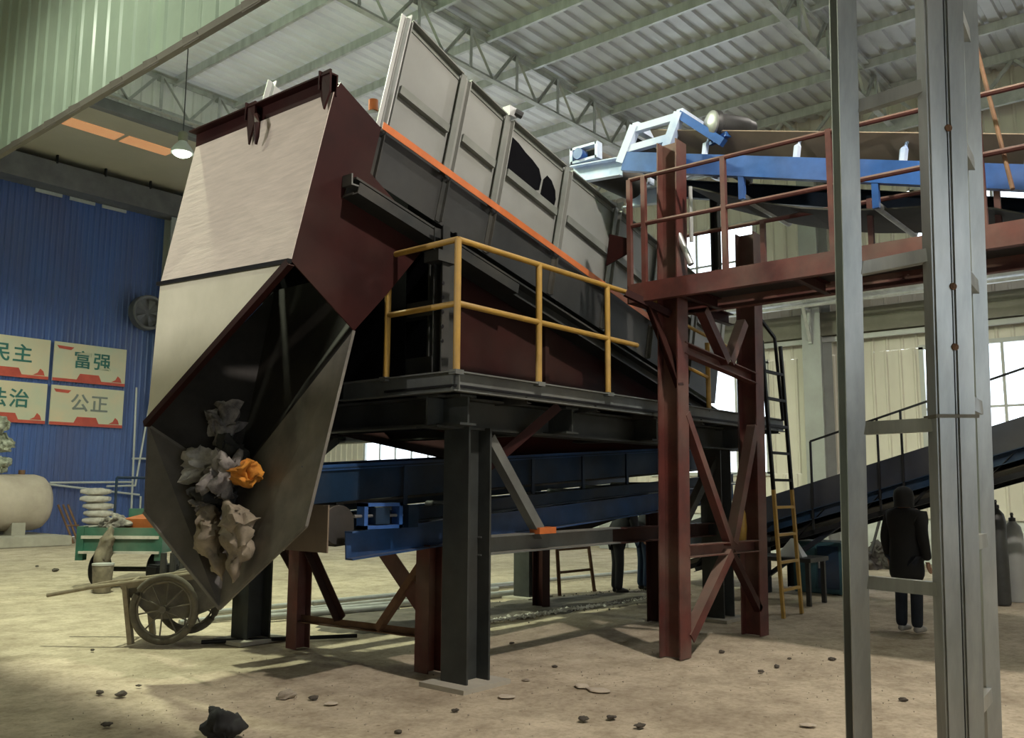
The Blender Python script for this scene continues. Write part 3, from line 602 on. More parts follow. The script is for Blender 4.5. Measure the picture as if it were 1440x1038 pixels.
# red legs and bracing
LG = [(5.93, 5.97), (5.87, 7.84)]
for x, y in LG: MB().bar((x, y, 0), (x, y, uz(x)-.1), pH(.17, .18, .012), up=(1, 0, 0)).build('leg', 'red_primer', uc)
for x, y in ((10.0, 5.98), (10.0, 7.84)): MB().bar((x, y, 0), (x, y, uz(x)-.1), pH(.17, .18, .012), up=(0, 1, 0)).build('leg', 'maroon', uc)
MB().bar((5.87, 7.84, .30), (5.93, 5.97, .33), pL(.07, .07, .01)).build('cross_bar', 'rust_bar', uc)
MB().bar((5.88, 7.70, 1.0), (5.88, 7.18, .36), pL(.09, .09, .012)).build('brace', 'maroon', uc)
MB().plate([(5.9, 6.72, 1.08), (5.9, 6.45, 1.08), (5.9, 5.98, .66), (5.9, 5.98, .42)], .014).build('gusset_brace', 'red_primer', uc)
MB().bar((5.9, 6.05, .95), (5.9, 6.62, .32), pL(.07, .07, .01)).build('brace', 'rust_bar', uc)
MB().bar((5.9, 8.2, 1.0), (5.9, 7.9, .72), pL(.08, .08, .01)).build('brace', 'maroon', uc)

# ------------------------------------------------------------------ red walkway tower
rt_ = thing('walkway_tower', (9, 4.6, 0), 'red primed steel walkway on braced columns carrying the feed conveyor', 'walkway')
ca, cb = (8.04, 4.60), (9.88, 4.60)
MB().bar((ca[0], ca[1], 0), (ca[0]+.12, ca[1], 5.40), pH(.22, .24, .014)).build('column', 'red_primer', rt_)
MB().bar((cb[0], cb[1], 0), (cb[0]+.14, cb[1], 4.80), pH(.22, .24, .014)).build('column', 'red_primer', rt_)
MB().bar((8.35, -0.5, 0), (8.35, -0.5, 3.6), pH(.22, .24, .014)).build('column', 'red_primer', rt_)
YB = 4.52
def rb(p, q, w_=.09, m_='red_primer'): MB().bar(p, q, pL(w_, w_, .012), up=(0, 1, 0)).build('brace', m_, rt_)
MB().bar((8.15, YB, 1.04), (9.85, YB, 1.02), pC(.1, .13, .012)).build('cross_beam', 'red_primer', rt_)
MB().bar((8.15, YB, 3.14), (9.9, YB, 2.98), pC(.1, .13, .012)).build('cross_beam', 'red_primer', rt_)
rb((9.1, YB, .98), (8.16, YB, .18), .11); rb((9.15, YB, .98), (9.82, YB, .30), .08, 'maroon')
rb((8.18, YB, 2.45), (9.12, YB, 1.08)); rb((9.82, YB, 2.40), (9.18, YB, 1.08), .11)
rb((8.62, YB, 3.62), (9.15, YB, 3.1), .11); rb((9.62, YB, 3.62), (9.22, YB, 3.1), .11)
rb((8.05, YB, 2.72), (7.95, 4.8, 3.58), .10, 'maroon')
MB().bar((8.1, YB+.1, 3.5), (7.75, 4.95, 3.72), pL(.07, .07, .01)).build('knee', 'maroon', rt_)
# deck and fascia
DX0, DX1, DY0, DY1, DZ = 7.9, 8.80, -3.5, 4.98, 3.81
MB().bar((DX0, DY1, DZ-.08), (DX0, DY0, DZ-.08), pC(.08, .20, .012, -1)).build('fascia', 'red_primer', rt_)
MB().bar((DX1, DY1, DZ-.08), (DX1, DY0, DZ-.08), pC(.08, .20, .012)).build('fascia', 'red_primer', rt_)
MB().bar((DX0, DY1, DZ-.08), (DX1, DY1, DZ-.08), pC(.08, .20, .012)).build('fascia', 'red_primer', rt_)
MB().box((DX0+.03, DY0, DZ-.05), (DX1-.03, DY1, DZ-.03)).build('deck', 'dark_steel', rt_)
y = DY1 - .6
while y > DY0: MB().bar((DX0+.04, y, DZ-.12), (DX1-.04, y, DZ-.12), pC(.06, .12, .01)).build('joist', 'maroon', rt_); y -= 1.2
for x, ys, zt in ((DX0+.0, (4.98, 4.80, 3.87, 2.80, 1.55, .4), 5.0), (DX1-.06, (4.9, 3.84, 2.72, 1.6, .5), 4.53)):
    for i, yy in enumerate(ys):
        MB().bar((x, yy, DZ), (x, yy, zt), pbox(.05, .05)).build('rail_post', 'red_primer', rt_)
    for z in ((zt, zt-.52) if x < 8 else (zt,)): MB().tube((x, ys[0], z), (x, -3.4, z-.1), .025, 8).build('rail', 'red_primer', rt_, smooth=True)
MB().plate([(7.92, 4.99, 4.35), (7.92, 5.25, 4.45), (7.92, 5.3, 4.1), (7.92, 4.99, 4.2)], .02).build('bracket', 'maroon', rt_)
MB().tube((8.1, 4.36, 4.0), (8.1, 4.5, 4.35), .035, 10).tube((8.12, 4.36, 4.25), (8.12, 4.36, 4.85), .022, 8).build('hanging_tube', 'galv', rt_, smooth=True)

MB().tube(onX(1424, 266, 7.86), onX(1372, 62, 8.3), .018, 8).build('leaning_rod', 'rust_bar', rt_)
# ------------------------------------------------------------------ feed conveyor (blue, rising to the left)
fc = thing('feed_conveyor', (8.95, 2.5, 3.7), 'bright blue feed conveyor with tan belt and head motor above the red walkway', 'conveyor')
def fz(y): return 5.47 - (5.44 - y)*.277
def fbar(x, y0, y1, dz, prof, nm, mt): return MB().bar((x, y0, fz(y0)+dz), (x, y1, fz(y1)+dz), prof).build(nm, mt, fc)
for x in (8.4, 9.6):
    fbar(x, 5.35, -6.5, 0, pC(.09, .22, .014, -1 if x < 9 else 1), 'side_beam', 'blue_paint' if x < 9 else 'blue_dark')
# near-horizontal head extension
hx = 8.4
for x in (8.4, 9.6):
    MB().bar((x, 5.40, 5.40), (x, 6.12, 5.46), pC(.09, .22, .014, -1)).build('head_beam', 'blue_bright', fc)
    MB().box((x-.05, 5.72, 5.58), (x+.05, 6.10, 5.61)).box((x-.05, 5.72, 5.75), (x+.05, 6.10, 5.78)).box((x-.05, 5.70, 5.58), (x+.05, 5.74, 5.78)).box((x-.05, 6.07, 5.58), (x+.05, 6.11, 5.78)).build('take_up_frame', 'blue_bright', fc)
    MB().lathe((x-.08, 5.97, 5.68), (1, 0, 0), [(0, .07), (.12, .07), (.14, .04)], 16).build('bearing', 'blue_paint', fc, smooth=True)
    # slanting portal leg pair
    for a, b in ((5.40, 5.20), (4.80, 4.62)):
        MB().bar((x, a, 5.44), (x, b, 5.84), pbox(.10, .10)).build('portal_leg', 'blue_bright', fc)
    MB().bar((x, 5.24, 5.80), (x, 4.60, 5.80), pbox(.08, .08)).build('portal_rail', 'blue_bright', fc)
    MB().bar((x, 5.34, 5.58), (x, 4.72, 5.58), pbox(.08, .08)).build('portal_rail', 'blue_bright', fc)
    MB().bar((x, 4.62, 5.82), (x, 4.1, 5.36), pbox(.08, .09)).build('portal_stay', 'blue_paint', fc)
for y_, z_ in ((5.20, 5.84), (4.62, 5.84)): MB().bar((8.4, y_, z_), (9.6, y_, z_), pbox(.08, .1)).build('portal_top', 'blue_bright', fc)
MB().lathe((8.48, 5.97, 5.62), (1, 0, 0), [(0, .20), (1.05, .20)], 24).build('head_pulley', 'belt_rubber', fc, smooth=True)
MB().plate([(8.46, 5.35, 5.42), (9.55, 5.35, 5.42), (9.55, 5.25, 5.75), (8.46, 5.25, 5.75)], .01).build('head_guard', 'black_iron', fc)
# troughed belt: flat middle, raised dusty wings
for (xa, za, xb, zb, nm, mt) in ((8.40, .40, 8.72, .14, 'belt_wing', 'belt_tan'), (8.72, .14, 9.28, .14, 'belt', 'belt_tan'), (9.28, .14, 9.60, .40, 'belt_wing', 'belt_tan')):
    y0, y1 = 5.0, -6.5
    MB().plate([(xa, y0, fz(y0)+za), (xb, y0, fz(y0)+zb), (xb, y1, fz(y1)+zb), (xa, y1, fz(y1)+za)], .016).build(nm, mt, fc)
# sagging return belt
pts = []; k = 26
for i in range(k+1):
    y = 4.6 - i*.43; s_ = .10*abs(math.sin(math.pi*i/6.5)); pts.append((y, fz(y)-.22-1.6*s_))
mb = MB()
for i in range(k):
    (a, b), (c2, d2) = pts[i], pts[i+1]
    mb.plate([(8.5, a, b), (9.5, a, b), (9.5, c2, d2), (8.5, c2, d2)], .016)
mb.build('return_belt', 'belt_rubber', fc)
y = 4.35
while y > -6:
    for x, sgn in ((8.44, 1), (9.56, -1)):
        MB().path([(x, y, fz(y)+.1), (x, y-.02, fz(y)+.24), (x+.05*sgn, y-.05, fz(y)+.35), (x+.11*sgn, y-.05, fz(y)+.36)], .04, 6).build('idler_bracket', 'blue_bright', fc)
    MB().tube((8.62, y-.05, fz(y)+.08), (9.38, y-.05, fz(y)+.08), .05, 10).build('idler_roller', 'dark_steel', fc, smooth=True)
    y -= 1.02
y = 3.9
while y > -6:
    MB().tube((8.4, y, fz(y)-.33), (9.6, y, fz(y)-.33), .04, 10).build('return_roller', 'steel', fc, smooth=True)
    MB().box((8.36, y-.03, fz(y)-.36), (8.42, y+.03, fz(y)-.08)).build('roller_hanger', 'blue_paint', fc); y -= 1.35
# motor across the belt
mo = MB().lathe((8.40, 4.24, 5.61), (.75, -.45, 0), [(0, .09), (.0, .14), (.04, .155), (.07, .155), (.09, .13), (.42, .13), (.45, .115), (.52, .10), (.54, 0)], 24).build('motor', 'dark_steel', fc, smooth=True)
MB().lathe((8.385, 4.25, 5.61), (.75, -.45, 0), [(-.03, 0), (-.02, .10), (.01, .145), (.03, .145)], 24).build('fan_cover', 'steel', mo, smooth=True)
MB().bar((8.45, 4.2, 5.45), (8.95, 3.95, 5.45), pbox(.3, .05)).build('motor_base', 'blue_paint', fc)
for y in (4.9, 2.2, -1.5):
    MB().bar((8.78, y-.1, DZ-.08), (9.9, y-.1, DZ-.08), pC(.08, .14, .012)).build('bearer', 'maroon', fc)
    for x in (8.45, 9.55): MB().bar((x, y-.1, DZ), (x, y-.1, fz(y)-.1), pC(.08, .1, .01)).build('stand', 'frame_grey', fc)

# ------------------------------------------------------------------ inclined discharge conveyor by the far wall
rc = thing('discharge_conveyor', (14.4, 4, 0), 'dark navy inclined conveyor climbing to the right before the cream wall', 'conveyor')
def rz(y): return 1.53 + (6.28-y)*.303
for x in (14.0, 15.1):
    MB().plate([(x, 8.2, rz(8.2)), (x, -5, rz(-5)), (x, -5, rz(-5)-.42), (x, 8.2, rz(8.2)-.42)], .02).build('side_plate', 'dark_navy', rc)
    MB().bar((x-.02, 8.2, rz(8.2)-.5), (x-.02, -5, rz(-5)-.5), pC(.09, .16, .012)).build('side_beam', 'blue_dark', rc)
    MB().bar((x, 8.2, rz(8.2)-.78), (x, -5, rz(-5)-.78), pL(.08, .08, .012)).build('lower_chord', 'black_iron', rc)
    y = 7.6
    while y > -4.5: MB().bar((x, y, rz(y)-.8), (x, y-.5, rz(y-.5)-.45), pL(.05, .05, .008)).build('lattice', 'black_iron', rc); y -= .9
MB().plate([(14.05, 8.2, rz(8.2)-.2), (15.05, 8.2, rz(8.2)-.2), (15.05, -5, rz(-5)-.2), (14.05, -5, rz(-5)-.2)], .02).build('belt', 'belt_rubber', rc)
MB().plate([(14.05, 8.2, rz(8.2)-.66), (15.05, 8.2, rz(8.2)-.66), (15.05, -5, rz(-5)-.66), (14.05, -5, rz(-5)-.66)], .02).build('return_belt', 'belt_rubber', rc)
for y in (6.3, 1.6, -2):
    for x in (14.0, 15.1): MB().bar((x, y, 0), (x, y, rz(y)-.6), pH(.14, .14, .01), up=(0, 1, 0)).build('leg', 'dark_navy', rc)
MB().bar((14.0, 6.3, .25), (14.0, 5.0, rz(5)-.75), pL(.08, .08, .01)).build('brace', 'dark_navy', rc)
for y in (5.45, 4.4, 4.05, 3.0): MB().bar((13.95, y, rz(y)-.75), (13.95, y, rz(y)+.65), pbox(.03, .03)).build('rail_post', 'black_iron', rc)
MB().bar((13.95, 5.45, rz(5.45)+.65), (13.95, 2.0, rz(2.0)+.65), pbox(.03, .03)).build('rail', 'black_iron', rc)

# ------------------------------------------------------------------ galvanised tower at the right
gt = thing('galvanised_tower', (4.6, 1.15, 0), 'galvanised steel ladder frame tower standing at the right foreground', 'tower')
def gpt(px, py, d): return CP + ray(px, py)*d
p0, p1 = gpt(1350, 1000, 4.2), gpt(1320, 10, 4.16)
def along(a, b, z): return a + (b-a)*((z-a.z)/(b.z-a.z))
NB = along(p0, p1, 0); NT = along(p0, p1, 7.2)
YV, XV = V(0, 1, 0), V(1, 0, 0)
L0 = onX(1207, 1000, NB.x); L1 = onX(1185, 10, along(p0, p1, 4.2).x)
LB, LT = along(L0, L1, 0), along(L0, L1, 7.2)
r0, r1 = onY(1391, 1000, along(p0, p1, .5).y), onY(1357, 10, along(p0, p1, 4).y)
RB, RT = along(r0, r1, 0), along(r0, r1, 7.2)
dirc = (NT-NB).normalized(); sd = Vector((CR.x, CR.y, 0)).normalized(); fd = Vector((sd.y*-1, sd.x, 0))
def colm(a, b, prof, nm, up): return MB().bar(a, b, prof, up=up).build(nm, 'galv_col', gt)
for k in (-1, 1):
    c = MB().bar(NB + sd*.047*k, NT + sd*.047*k, pbox(.088, .11), up=fd).build('channel_post', 'galv_col', gt, bevel=.010)
MB().box(V(NB.x-.14, NB.y-.14, 0), V(NB.x+.14, NB.y+.14, .012)).build('base_plate', 'dusty_plate', gt)
zs = along(p0, p1, 2.02); MB().bar(zs - V(0, 0, .008), zs + V(0, 0, .008), pbox(.20, .13), up=fd).build('splice_seam', 'olive_beam', gt)
for z in (2.62, 2.34, 3.35): 
    q = along(p0, p1, z) - fd*.058; MB().lathe(q, -fd, [(0, .018), (.004, .016), (.008, 0)], 10).build('weld_spot', 'rust_bar', gt)
MB().bar(LB, LT, pC(.095, .11, .010), up=fd).build('channel_post', 'galv_col', gt)
MB().bar(RB, RT, pC(.075, .10, .008, -1), up=fd).build('channel_post', 'galv_col', gt)
MB().box(V(LB.x-.1, LB.y-.1, 0), V(LB.x+.1, LB.y+.1, .012)).build('base_plate', 'dusty_plate', gt)
MB().box(V(RB.x-.1, RB.y-.1, 0), V(RB.x+.1, RB.y+.1, .012)).build('base_plate', 'dusty_plate', gt)
for py in (825, 601, 380, 168, -60):
    a = onX(1262, py, 4.6); z = a.z
    A_, B_ = along(L0, L1, z), along(p0, p1, z)
    MB().bar(A_ + sd*.03, B_ - sd*.06, pbox(.045, .065)).build('rung', 'galv_col', gt)
for z in (.62, 1.42, 2.10, 2.72, 3.35, 4.0):
    A_, B_ = along(p0, p1, z), along(r0, r1, z); MB().bar(A_ + sd*.05, B_, pbox(.05, .07)).build('rung', 'galv_col', gt)

# ------------------------------------------------------------------ raised plinth, tank, sacks, signs at the blue wall
pl_ = MB().box((-6.9, 25.6, -.02), (11.35, BY-.14, .27)).build('concrete_plinth', 'concrete', label='low concrete plinth under the old tank by the blue wall', cat='plinth', bevel=.03)
pm('tank_paint', (.50, .43, .35), (.36, .30, .24), 1.2, .7, bump=.05); pm('sack', (.66, .62, .56), (.40, .37, .33), 4, .9)
tk = thing('storage_tank', (9.2, 27.2, .27), 'old beige horizontal cylindrical tank lying on concrete saddles', 'tank')
cy, cz, rr = 27.2, 1.17, .80
MB().lathe((6.6, cy, cz), (1, 0, 0), [(0, .35), (.05, .62), (.2, .76), (.35, rr), (4.25, rr), (4.45, .74), (4.58, .60), (4.64, .3), (4.65, 0)], 32).build('shell', 'tank_paint', tk, smooth=True)
for x in (7.4, 10.3): MB().box((x-.18, cy-.6, .27), (x+.18, cy+.6, .62)).build('saddle', 'concrete', tk)
MB().tube((10.5, cy, cz+rr-.05), (10.5, cy, cz+rr+.12), .09, 12).build('manhole', 'rust_bar', tk)
pm('net', (.46, .47, .38), (.16, .17, .13), 7, .95)  # colour of the bundled brooms and light branches on the tank
for i, (px_, py_, r_) in enumerate(((6, 652, .36), (12, 623, .34), (5, 596, .32))):
    crumple('net_bundle', 'net', [onY(px_-22, py_+2, 27.2), onY(px_+8, py_, 27.2)], [r_, r_*.85], 40+i, .5, 5, label=['bottom bundle of grey-green netting on the tank', 'middle bundle of grey-green netting on the tank', 'top bundle of grey-green netting on the tank'][i], cat='bundle', group='bundles on the tank')
def sack(c, rz_, lbl):
    vs = []; fs = []; n1, n2 = 10, 14
    for i in range(n1+1):
        t = i/n1; e = max(.12, math.sin(math.pi*t))**.35
        for j in range(n2):
            a = 2*math.pi*j/n2; ca_, sa_ = math.cos(a), math.sin(a)
            y_ = math.copysign(abs(ca_)**.6, ca_)*.30*e; z_ = math.copysign(abs(sa_)**.7, sa_)*.115*e
            x_ = (t-.5)*.85; k = .03*noise.noise(V(x_*5, y_*5, z_*5) + c)
            vs.append(c + V(x_*math.cos(rz_)-y_*math.sin(rz_), x_*math.sin(rz_)+y_*math.cos(rz_), z_+k))
    for i in range(n1):
        for j in range(n2): fs.append((i*n2+j, i*n2+(j+1) % n2, (i+1)*n2+(j+1) % n2, (i+1)*n2+j))
    fs += [tuple(range(n2))[::-1], tuple(range(n1*n2, n1*n2+n2))]
    mb = MB(); mb.v = vs; mb.f = fs; mb.build('sack', 'sack', label=lbl, cat='sack', group='pale sacks stacked by the blue wall', smooth=True)
sb = V(13.0, 27.6, 0); nm_ = ['lowest', 'second', 'third', 'fourth', 'fifth', 'sixth', 'topmost']
for k in range(7): sack(sb + V(random.uniform(-.06, .06) - .02*k, 0, .14 + k*.222), R(-38) + random.uniform(-.12, .12), 'pale woven sack, %s in the stack behind the tricycle' % nm_[k])
# signs
pm('sign_board', (.66, .54, .36), (.50, .54, .40), .9, .5, lo=.3, hi=.7); pm('sign_red', (.55, .09, .05), (.42, .06, .04), 3, .5)
pm('sign_green', (.03, .16, .13), (.03, .13, .11), 3, .5); pm('sign_grey', (.20, .22, .20), (.17, .19, .17), 3, .5)
def text_mesh(txt, size, mat, parent, c, name='lettering'):
    cu = bpy.data.curves.new('t', 'FONT'); cu.body = txt; cu.size = size; cu.align_x = 'CENTER'; cu.align_y = 'CENTER'; cu.extrude = .006; cu.offset = .008; cu.space_character = 1.12
    to = bpy.data.objects.new('t', cu); col.objects.link(to); bpy.context.view_layer.update()
    me = bpy.data.meshes.new_from_object(to.evaluated_get(bpy.context.evaluated_depsgraph_get()))
    bpy.data.objects.remove(to); me.name = name
    me.transform(Matrix.Rotation(R(90), 4, 'X')); me.materials.clear(); me.materials.append(M[mat])
    o = bpy.data.objects.new(name, me); col.objects.link(o); WL[o.name] = Vector(c); o.parent = parent; o.location = Vector(c) - WL[parent.name]
def sign(x0, z0, w_, h_, txt, mat, lbl):
    y = BY-.09; t = thing('slogan_sign', (x0+w_/2, y, z0), lbl, 'sign', 'slogan signs on the blue wall')
    MB().box((x0, y-.02, z0), (x0+w_, y+.03, z0+h_)).build('board', 'sign_board', t)
    MB().box((x0, y-.026, z0), (x0+w_, y-.02, z0+.10)).build('red_band', 'sign_red', t)
    MB().plate([(x0+w_*.32, y-.028, z0+.10), (x0+w_*.66, y-.028, z0+.10), (x0+w_*.62, y-.028, z0+.30), (x0+w_*.36, y-.028, z0+.30)], .006).build('red_ornament', 'sign_red', t)
    MB().plate([(x0+w_*.80, y-.028, z0+.12), (x0+w_*.95, y-.028, z0+.12), (x0+w_*.93, y-.028, z0+.26), (x0+w_*.89, y-.028, z0+.34), (x0+w_*.86, y-.028, z0+.2)], .006).build('red_ornament', 'sign_red', t)
    MB().plate([(x0+w_*.03, y-.028, z0+h_-.12), (x0+w_*.26, y-.028, z0+h_-.14), (x0+w_*.22, y-.028, z0+h_-.24), (x0+w_*.06, y-.028, z0+h_-.22)], .006).build('red_ornament', 'sign_red', t)
    text_mesh(txt, .62, mat, t, (x0+w_*.52, y-.03, z0+h_*.56))
sign(12.25, 5.06, 2.42, 1.30, '富强', 'sign_green', 'upper right slogan sign with dark green characters on the blue wall')
sign(9.70, 5.06, 2.42, 1.30, '民主', 'sign_green', 'upper left slogan sign cut by the picture edge')
sign(12.25, 3.62, 2.42, 1.30, '公正', 'sign_grey', 'lower right slogan sign with grey characters on the blue wall')
sign(9.70, 3.62, 2.42, 1.30, '法治', 'sign_green', 'lower left slogan sign cut by the picture edge')
wp = thing('wall_pipes', (14.9, BY-.2, 0), 'white painted pipe frame on the blue wall behind the chute', 'pipe')
yy = BY-.25
for a, b in (((192, 545), (184, 735)), ((212, 560), (190, 684)), ((70, 679), (186, 678)), ((66, 681), (196, 696)), ((150, 684), (190, 683)), ((186, 645), (210, 645)), ((198, 698), (196, 735))):
    MB().tube(onY(*a, yy), onY(*b, yy), .035, 8).build('pipe', 'far_panel', wp, smooth=True)
MB().tube((14.9, yy, 0.0), (14.9, yy, .6), .035, 8).build('pipe_foot', 'far_panel', wp)
rk = thing('pipe_rack', (13.4, 26.5, 0), 'blue tube rack standing behind the tricycle', 'rack')
for x in (12.9, 14.4): MB().tube((x, 26.4, 0), (x, 26.4, 1.9), .04, 8).build('post', 'blue_dark', rk)
MB().tube((12.9, 26.4, 1.9), (14.4, 26.4, 1.9), .04, 8).build('rail', 'blue_dark', rk)
tr = thing('leaning_rods', (11.9, 27, 0), 'rusty rod trestle leaning beside the tank end', 'trestle')
for k in range(3): MB().tube((11.75+k*.14, 26.4, 0), (11.45+k*.14, 26.9, 1.1), .03, 6).build('rod', 'rust_bar', tr)
MB().tube((11.6, 26.6, .5), (11.95, 26.6, .5), .025, 6).build('rod', 'rust_bar', tr)
vt = thing('wall_fan', (15.1, BY-.4, 7.0), 'dark round extractor fan high on the blue wall beside the hood', 'fan')
c = onY(208, 440, BY-.35)
MB().lathe(c, (0, -1, 0), [(-.2, .62), (.15, .62), (.18, .58), (.16, .52), (-.1, .5)], 24).build('ring', 'dark_beam', vt, smooth=True)
for k in range(5):
    a = k*2*math.pi/5; MB().plate([c + V(.08*math.cos(a), .0, .08*math.sin(a)), c + V(.5*math.cos(a-.25), -.03, .5*math.sin(a-.25)), c + V(.5*math.cos(a+.25), .05, .5*math.sin(a+.25))], .01).build('blade', 'dark_beam', vt)

# ------------------------------------------------------------------ handcart
E1 = Vector((CR.x, CR.y, 0)).normalized(); E2 = Vector((-E1.y, E1.x, 0))
hc0 = onZ(228, 908); hc0.z = 0
hc = thing('handcart', hc0, 'grey two-wheeled handcart with spoked wheels tipped beside the chute', 'handcart')
def hp(a, b, z): return hc0 + E1*a + E2*b + V(0, 0, z)
pm('cart_metal', (.20, .18, .14), (.10, .09, .075), 5, .8, bump=.1); pm('cart_wood', (.34, .29, .20), (.22, .18, .12), 8, .85); pm('tyre', (.16, .14, .105), (.09, .08, .06), 8, .9)
for b in (0, .72):
    cx = hp(.0, b, .375); wm = MB(); n = 40
    ring = [cx + E1*.335*math.cos(2*math.pi*i/n) + V(0, 0, .335*math.sin(2*math.pi*i/n)) for i in range(n)]
    wl = MB().path(ring, .036, 10, True).build('wheel', 'tyre', hc, smooth=True)
    MB().path([cx + E1*.29*math.cos(2*math.pi*i/n) + V(0, 0, .29*math.sin(2*math.pi*i/n)) for i in range(n)], .014, 6, True).build('rim', 'cart_metal', wl, smooth=True)
    MB().tube(cx - E2*.06, cx + E2*.06, .04, 12).build('hub', 'cart_metal', wl, smooth=True)
    for k in range(10):
        a = 2*math.pi*k/10 + .2; MB().tube(cx + E2*(.04*(-1)**k), cx + E1*.29*math.cos(a) + V(0, 0, .29*math.sin(a)), .009, 5).build('spoke', 'cart_metal', wl)
MB().tube(hp(0, -.05, .375), hp(0, .77, .375), .018, 8).build('axle', 'cart_metal', hc)
def sl(a): return .70 + a*.14
for b0, b1, nm, m_ in ((.09, .11, 'side_board', 'cart_metal'), (.61, .63, 'side_board', 'cart_metal')):
    MB().prism([hp(-.48, b0, sl(-.48)-.02), hp(.75, b0, sl(.75)-.02), hp(.70, b0, .52), hp(.25, b0, .28), hp(-.15, b0, .26), hp(-.42, b0, .50)], [hp(-.48, b1, sl(-.48)-.02), hp(.75, b1, sl(.75)-.02), hp(.70, b1, .52), hp(.25, b1, .28), hp(-.15, b1, .26), hp(-.42, b1, .50)]).build(nm, m_, hc)
MB().plate([hp(-.42, .1, .5), hp(-.15, .1, .26), hp(-.15, .62, .26), hp(-.42, .62, .5)], .015).plate([hp(-.15, .1, .26), hp(.25, .1, .28), hp(.25, .62, .28), hp(-.15, .62, .26)], .015).plate([hp(.25, .1, .28), hp(.7, .1, .52), hp(.7, .62, .52), hp(.25, .62, .28)], .015).build('tub', 'cart_metal', hc)
MB().plate([hp(-.48, .1, sl(-.48)-.03), hp(-.42, .1, .5), hp(-.42, .62, .5), hp(-.48, .62, sl(-.48)-.03)], .02).build('end_board', 'cart_wood', hc)
for b in (.07, .65):
    MB().path([hp(.78, b, sl(.78)), hp(-.4, b, sl(-.4)), hp(-.85, b, .585), hp(-1.28, b-.02, .505)], .022, 8).build('handle', 'cart_wood', hc, smooth=True)
    MB().bar(hp(-.46, b, sl(-.46)-.02), hp(-.36, b, .0), pbox(.05, .07), up=E2).build('leg', 'cart_wood', hc)
    MB().bar(hp(-.5, b, sl(-.5)-.03), hp(.78, b, sl(.78)-.03), pbox(.04, .06)).build('top_rail', 'cart_wood', hc)
MB().path([hp(-.55, .07, .635), hp(-.52, .3, .60), hp(-.55, .65, .635)], .02, 8).build('strap', 'cart_wood', hc, smooth=True)

# ------------------------------------------------------------------ cargo tricycle
tc0 = V(7.2, 14.45, 0)
tcy = thing('cargo_tricycle', tc0, 'green cargo tricycle with a dropped load seen from the tail', 'tricycle')
def tp(a, b, z): return tc0 + E1*a + E2*b + V(0, 0, z)
pm('trike_green', (.03, .14, .10), (.02, .09, .065), 3, .5, dust=DUST, damt=.4); pm('orange_bin', (.42, .12, .03), (.30, .08, .02), 4, .6)
def tbox(a0, a1, b0, b1, z0, z1, nm, mt, par=None):
    return MB().prism([tp(a0, b0, z0), tp(a1, b0, z0), tp(a1, b1, z0), tp(a0, b1, z0)], [tp(a0, b0, z1), tp(a1, b0, z1), tp(a1, b1, z1), tp(a0, b1, z1)]).build(nm, mt, par or tcy)
tbox(-.62, .62, 0, 1.7, .56, .62, 'bed', 'trike_green')
tg = tbox(-.62, .62, -.03, .0, .60, .98, 'tailgate', 'trike_green')
tbox(-.64, .64, -.06, -.03, .80, .85, 'tailgate_rib', 'sack', tg); tbox(-.66, .66, -.08, -.03, .56, .60, 'bumper', 'sack')
tbox(-.65, -.61, 0, 1.7, .62, .98, 'side_board', 'trike_green'); tbox(.61, .65, 0, 1.7, .62, .98, 'side_board', 'trike_green')
tbox(-.62, .62, 1.68, 1.72, .62, 1.25, 'headboard', 'trike_green')
tbox(-.72, -.60, -.05, .1, .45, 1.0, 'corner_post', 'trike_green'); tbox(.58, .70, -.05, .1, .45, 1.0, 'corner_post', 'trike_green')
for a in (-.48, .48):
    c = tp(a, .35, .28); MB().lathe(c - E1*.09, E1, [(0, .12), (0, .24), (.03, .28), (.15, .28), (.18, .24), (.18, .12)], 24).build('wheel', 'black_iron', tcy, smooth=True)
MB().tube(tp(-.5, .35, .28), tp(.5, .35, .28), .04, 8).build('axle', 'dark_steel', tcy)
c = tp(0, 2.6, .28); MB().lathe(c - E1*.06, E1, [(0, .12), (0, .26), (.03, .28), (.09, .28), (.12, .26), (.12, .12)], 24).build('front_wheel', 'black_iron', tcy, smooth=True)
MB().tube(tp(0, 2.6, .28), tp(0, 2.3, 1.0), .04, 8).build('fork', 'trike_green', tcy); tbox(-.2, .2, 1.8, 2.2, .55, .85, 'saddle', 'black_iron')
MB().tube(tp(-.35, 2.3, 1.05), tp(.35, 2.3, 1.05), .02, 8).build('handlebar', 'dark_steel', tcy); tbox(-.05, .05, 1.6, 2.5, .45, .55, 'chassis', 'trike_green')
ob = MB().prism([tp(.02, .2, .62), tp(.60, .2, .62), tp(.60, 1.2, .62), tp(.02, 1.2, .62)], [tp(-.06, .15, 1.12), tp(.60, .15, 1.12), tp(.60, 1.3, 1.20), tp(-.06, 1.3, 1.20)]).build('bin', 'orange_bin', label='rusty orange bin standing in the tricycle bed', cat='bin')
crumple('hose_bundle', 'rag_grey', [tp(-.5, .3, 1.02), tp(-.15, .15, 1.08), tp(.1, .1, 1.02)], [.14, .17, .12], 60, .5, 8, label='grey heap of hoses lying on the tricycle tail', cat='bundle')
pm('muddy_cloth', (.26, .22, .16), (.12, .10, .075), 6, .9)
crumple('muddy_cloth', 'muddy_cloth', [tp(-.12, -.15, 1.02), tp(-.14, -.22, .75), tp(-.18, -.30, .40), tp(-.22, -.38, .06)], [.15, .16, .15, .12], 61, .3, 6, label='muddy cloth hanging over the tricycle tailgate to the ground', cat='cloth')
bk = tp(-.02, -.55, 0); bt = thing('pail', bk, 'small muddy pail with a pale lid at the foot of the muddy cloth', 'pail')
